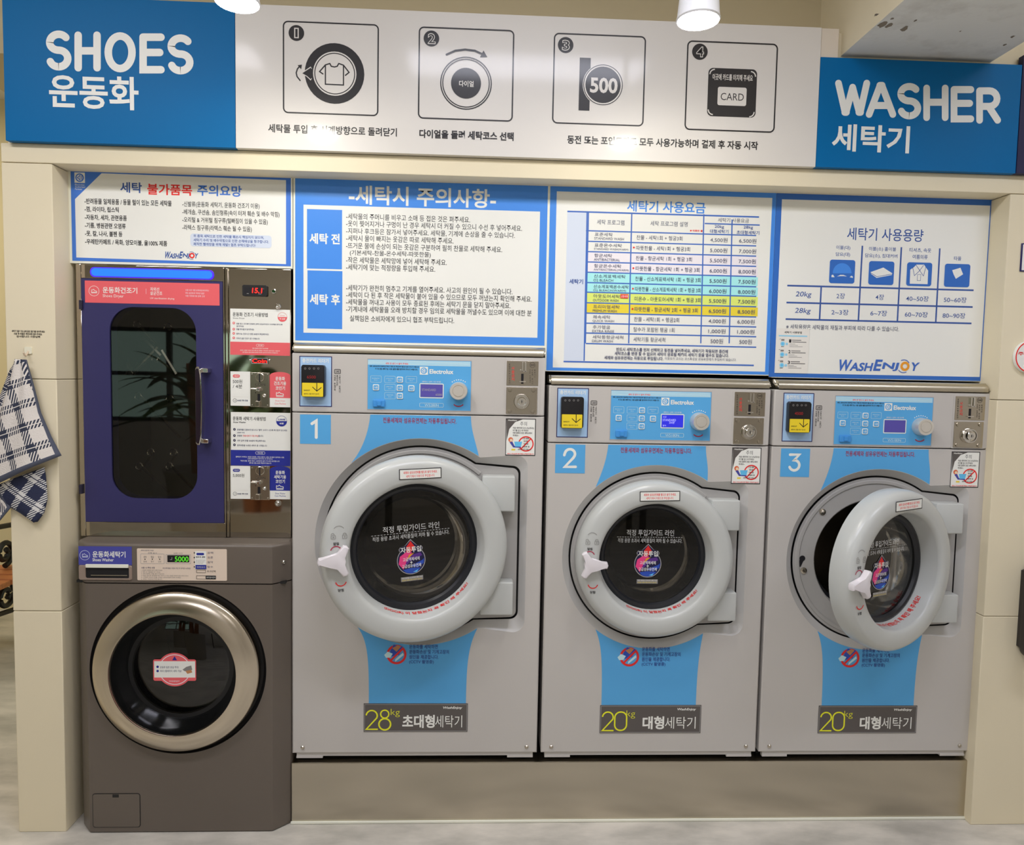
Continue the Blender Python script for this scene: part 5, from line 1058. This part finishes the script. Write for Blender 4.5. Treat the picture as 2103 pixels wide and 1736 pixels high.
def towel_mat(name, inv):
    m = bpy.data.materials.new(name); m.use_nodes = True; nt = m.node_tree; b = nt.nodes['Principled BSDF']; b.inputs['Roughness'].default_value = .95; b.inputs['Specular IOR Level'].default_value = .1
    uv = nt.nodes.new('ShaderNodeUVMap'); sp = nt.nodes.new('ShaderNodeSeparateXYZ'); nt.links.new(uv.outputs[0], sp.inputs[0])
    def M(op, a, b_=None):
        n = nt.nodes.new('ShaderNodeMath'); n.operation = op
        for k, v in ((0, a), (1, b_)):
            if v is None: continue
            if isinstance(v, (int, float)): n.inputs[k].default_value = v
            else: nt.links.new(v, n.inputs[k])
        return n.outputs[0]
    u, v = sp.outputs[0], sp.outputs[1]; fu_, fv_ = M('FRACT', u), M('FRACT', v)
    bu, bv = M('LESS_THAN', fu_, .34), M('LESS_THAN', fv_, .36)
    lu = M('MULTIPLY', M('GREATER_THAN', fu_, .155), M('LESS_THAN', fu_, .19)); lv = M('MULTIPLY', M('GREATER_THAN', fv_, .16), M('LESS_THAN', fv_, .20))
    h1 = M('LESS_THAN', M('FRACT', M('MULTIPLY', M('ADD', u, M('MULTIPLY', v, .6)), 8.5)), .55)
    dark = M('MAXIMUM', M('MAXIMUM', M('MULTIPLY', bu, h1), M('MULTIPLY', bv, h1)), M('MULTIPLY', bu, bv))
    dark = M('MULTIPLY', dark, M('SUBTRACT', 1.0, M('MAXIMUM', lv, M('MULTIPLY', lu, .0))))
    mx = nt.nodes.new('ShaderNodeMix'); mx.data_type = 'RGBA'; nt.links.new(dark, mx.inputs[0])
    A, B = albedo((196, 190, 184)), albedo((52, 56, 70)); 
    if inv: A, B = albedo((46, 50, 70)), albedo((196, 194, 192))
    mx.inputs[6].default_value = (*A, 1); mx.inputs[7].default_value = (*B, 1); nt.links.new(mx.outputs[2], b.inputs['Base Color'])
    n = nt.nodes.new('ShaderNodeTexNoise'); n.inputs['Scale'].default_value = 260; bp = nt.nodes.new('ShaderNodeBump'); bp.inputs['Strength'].default_value = .5; bp.inputs['Distance'].default_value = .004
    tc = nt.nodes.new('ShaderNodeTexCoord'); nt.links.new(tc.outputs['Object'], n.inputs['Vector']); nt.links.new(n.outputs['Fac'], bp.inputs['Height']); nt.links.new(bp.outputs['Normal'], b.inputs['Normal'])
    return m
b = BM(); uvl = b.loops.layers.uv.new('UVMap')
def patch(L, R, yf, mi, uvf, hemR=False, hemB=False, ns=14, nt=26, hemL=False):
    def along(P, t):
        n = len(P)-1; k = min(int(t*n), n-1); q = t*n-k; return (P[k][0]+(P[k+1][0]-P[k][0])*q, P[k][1]+(P[k+1][1]-P[k][1])*q)
    G = []
    for j in range(nt+1):
        t_ = j/nt; l, r = along(L, t_), along(R, t_); row = []
        for i_ in range(ns+1):
            s_ = i_/ns; uu, vv = l[0]+(r[0]-l[0])*s_, l[1]+(r[1]-l[1])*s_; x, z = f(uu, vv); row.append((b.verts.new((x, yf(s_, t_), z)), uvf(uu, vv)))
        G.append(row)
    for j in range(nt):
        for i_ in range(ns):
            q = (G[j][i_], G[j][i_+1], G[j+1][i_+1], G[j+1][i_]); fc = b.faces.new([w_[0] for w_ in q]); fc.smooth = True
            fc.material_index = 2 if ((hemR and i_ == ns-1) or (hemB and j == nt-1) or (hemL and i_ == 0)) else mi
            for lp, w_ in zip(fc.loops, q): lp[uvl].uv = w_[1]
uA = lambda u, v: ((.93*u-.36*v)/168.0+.62, (.33*u+.94*v)/172.0-.08)
patch([(168, 340), (128, 520), (60, 760), (20, 1000), (-60, 1362)], [(244, 345), (296, 540), (350, 760), (430, 950), (508, 1098)], lambda s_, t_: YP-.020-.034*sin(pi*min(1, s_*.9+.1))*(.35+.65*t_)-.006*sin(9*s_+2*t_), 0, uA, hemR=True, hemB=True, ns=18, nt=24)
patch([(160, 342), (105, 430), (50, 590), (-10, 760), (-60, 960)], [(200, 342), (150, 520), (100, 700), (50, 860), (20, 1000)], lambda s_, t_: YP-.012-.012*t_-.01*sin(pi*s_), 0, lambda u, v: ((.93*u+.36*v)/150+.3, (-.33*u+.94*v)/120), ns=6, nt=14)
patch([(5, 1330), (8, 1400), (60, 1475), (180, 1545), (296, 1622)], [(372, 1190), (384, 1260), (398, 1440), (372, 1550), (318, 1616)], lambda s_, t_: YP-.014-.014*sin(pi*s_)*(1-.5*t_), 1, lambda u, v: ((.80*u+.6*v)/150+.42, (-.6*u+.8*v)/165+.1), hemL=True, ns=14, nt=12)
patch([(-60, 1380), (-60, 1500), (-60, 1690)], [(60, 1420), (112, 1505), (-10, 1650)], lambda s_, t_: YP-.010-.006*s_, 0, lambda u, v: ((.8*u-.6*v)/150, (.6*u+.8*v)/150+.5), hemR=True, ns=6, nt=8)
o = obj('hand_towel', b, [towel_mat('towel_face', False), towel_mat('towel_reverse', True), mat('towel_hem', (72, 76, 90), rough=.95)], None, smooth=None)
for pl in o.data.polygons: pl.use_smooth = True
md = o.modifiers.new('thickness', 'SOLIDIFY'); md.thickness = .005; md.offset = 0
tag(o, 'grey and navy plaid hand towel hanging from the hook on the left pier', 'towel')

# ================================================================ RIGHT PIER
(xa, za), (xb, zb) = W(2097, 500, YP), W(2175, 560, YP)
b = BM(); box(b, xa, xb, YP-.004, YP-.0002, zb, za, .001); t = obj('wall_sign', b, pm('dnavy')); tag(t, 'white rectangular sign with dark blue edge on the right pier beside the posters', 'sign')
p = Print(IDF, YP-.004, .0004); p.face([(xa+.004, zb+.004), (xb-.004, zb+.004), (xb-.004, za-.004), (xa+.004, za-.004)], 'white'); p.done('sign_face', t)
xc, zc = W(2121, 733, YP-.02); b = BM(); lathe(b, [(.054, -.0005), (.054, -.010), (.0525, -.012), (0, -.012)], xc, YP, zc, 56); t = obj('round_sign', b, pm('white'), smooth=40); tag(t, 'round white sign with red rim on the right pier, cut off by the frame', 'sign')
p = Print(IDF, YP-.012, .0004); p.ring(xc, zc, .0485, .0525, 'red').text('주의', xc-.045, zc+.010, xc-.005, .012, 'red', .02); p.done('sign_print', t)
(xa, za), (xb, zb) = W(2098.5, 1150, YP), W(2230, 1347, YP); b = BM(); prism(b, rrect_pts(xa, xb, zb, za, .035, 8), YP-.085, YP-.0005, .02, seg=4); t = obj('wall_box', b, mat('black_wall_box', (44, 40, 40), rough=.4, raw=True)); tag(t, 'black rounded box mounted low on the right pier at the frame edge', 'wall box')

# ================================================================ BENCH BEHIND THE LEFT PIER
by0, by1, bx = 1.12, 1.62, -2.50
t = empty('bench', (bx-.6, (by0+by1)/2, 0), 'bench with orange-brown wooden seat and curled black iron ends, behind the left pier', 'bench')
M_IRON = mat('black_cast_iron', (30, 27, 26), rough=.5, raw=True); M_WOOD = mat('bench_wood', (178, 112, 66), rough=.5, noise=(5, (150, 88, 50), .35, .65, (.6, 9, 9)))
for k in range(5):
    y = by0+.04+k*.095; b = BM(); box(b, bx-1.2, bx+.16, y-.04, y+.04, .415, .445, .005); obj('seat_slat', b, M_WOOD, t)
def spiral(cy, cz, r0, r1, a0, turns, n=26): return [(cy+(r0+(r1-r0)*i_/n)*cos(a0+2*pi*turns*i_/n), cz+(r0+(r1-r0)*i_/n)*sin(a0+2*pi*turns*i_/n)) for i_ in range(n+1)]
for x in (bx, bx-1.12):
    b = BM(); T = lambda P, r=.014: tube(b, [(x, y, z) for y, z in P], r, 8)
    T([(by0+.02, .41), (by1, .41)]); T([(by1, 0), (by1-.03, .2), (by1, .41), (by1+.01, .55), (by1+.02, .66)], .017); T([(by0-.03, .0), (by0+.03, .16), (by0+.01, .32), (by0+.02, .41)], .017)
    T([(by1+.02, .66), (by1-.2, .68), (by0+.05, .66)]+spiral(by0+.04, .60, .06, .018, pi/2, 1.4)[1:]); T(spiral(by0+.12, .54, .10, .03, -pi/2, 1.3)); T([(by0+.08, .42), (by0+.16, .30), (by0+.30, .22), (by1-.02, .20)]); T(spiral(by0+.20, .31, .075, .02, pi/2, 1.4)); T(spiral(by1-.12, .30, .075, .02, pi/2, -1.4)); T(spiral(by1-.12, .53, .07, .02, -pi/2, 1.4))
    obj('iron_end', b, M_IRON, t)

# ================================================================ FACING SIDE OF THE ROOM (seen mirrored in the steel and the glass)
def plant(px_, py_, sc, lab):
    t = empty('potted_plant', (px_, py_, 0), lab, 'potted plant', 'potted plants opposite the machines')
    b = BM(); lathe(b, [(0, 0), (.20*sc, 0), (.25*sc, .55*sc), (.27*sc, .60*sc), (.245*sc, .60*sc), (.235*sc, .55*sc), (0, .54*sc)], px_, py_, 0, 40, 'Z'); obj('pot', b, mat('stone_pot', (150, 144, 134), rough=.6), t)
    b = BM(); R_ = random.Random(int(px_*100)); tops = []
    for k in range(2):
        a = k*2.8+.6; tube(b, [(px_+.06*sc*cos(a), py_+.06*sc*sin(a), .54*sc), (px_+.08*sc*cos(a), py_+.08*sc*sin(a), .8*sc), (px_+.12*sc*cos(a), py_+.12*sc*sin(a), 1.25*sc)], [.055*sc, .05*sc, .035*sc], 10); tops.append((px_+.12*sc*cos(a), py_+.12*sc*sin(a), 1.2*sc))
    obj('trunk', b, mat('brown_trunk', (140, 92, 62), rough=.85, bump=(20, .5, .02)), t)
    b = BM()
    for k in range(44):
        bx_, by_, bz_ = tops[k % 2]; a = R_.uniform(0, 2*pi); L = R_.uniform(.35, .7)*sc; e = R_.uniform(.2, 1.25); w = R_.uniform(.03, .05)*sc; prev = None; bz2 = bz_-R_.uniform(0, .35)*sc
        for j in range(8):
            q = j/7; rr_ = L*q*cos(e); z = bz2+L*q*sin(e)-.45*L*q*q; x, y = bx_+rr_*cos(a), by_+rr_*sin(a); ww = w*sin(pi*min(1, .08+q*.92))
            cur = (b.verts.new((x-ww*sin(a), y+ww*cos(a), z)), b.verts.new((x, y, z-.25*ww)), b.verts.new((x+ww*sin(a), y-ww*cos(a), z)))
            if prev: b.faces.new((prev[0], prev[1], cur[1], cur[0])); b.faces.new((prev[1], prev[2], cur[2], cur[1]))
            prev = cur
    o = obj('foliage', b, mat('leaf_green', (58, 78, 42), rough=.4), t, smooth=60)
plant(-1.36, -2.1, 1.12, 'tall potted plant mirrored in the coin panel of the shoe dryer')
plant(-2.1, -3.2, 1.25, 'tall potted plant mirrored in the dark window of the shoe dryer')
t = empty('folding_table', (0.2, -4.4, 0), 'long white folding table in front of the window opposite the machines', 'table')
b = BM(); box(b, -1.0, 1.6, -4.8, -4.0, .82, .86, .006); obj('table_top', b, M_WHITE_TRIM, t)
for x in (-.9, 1.5):
    for y in (-4.7, -4.1):
        b = BM(); box(b, x-.025, x+.025, y-.025, y+.025, 0, .82, .002); obj('leg', b, mat('table_leg', (60, 58, 56), rough=.4), t)
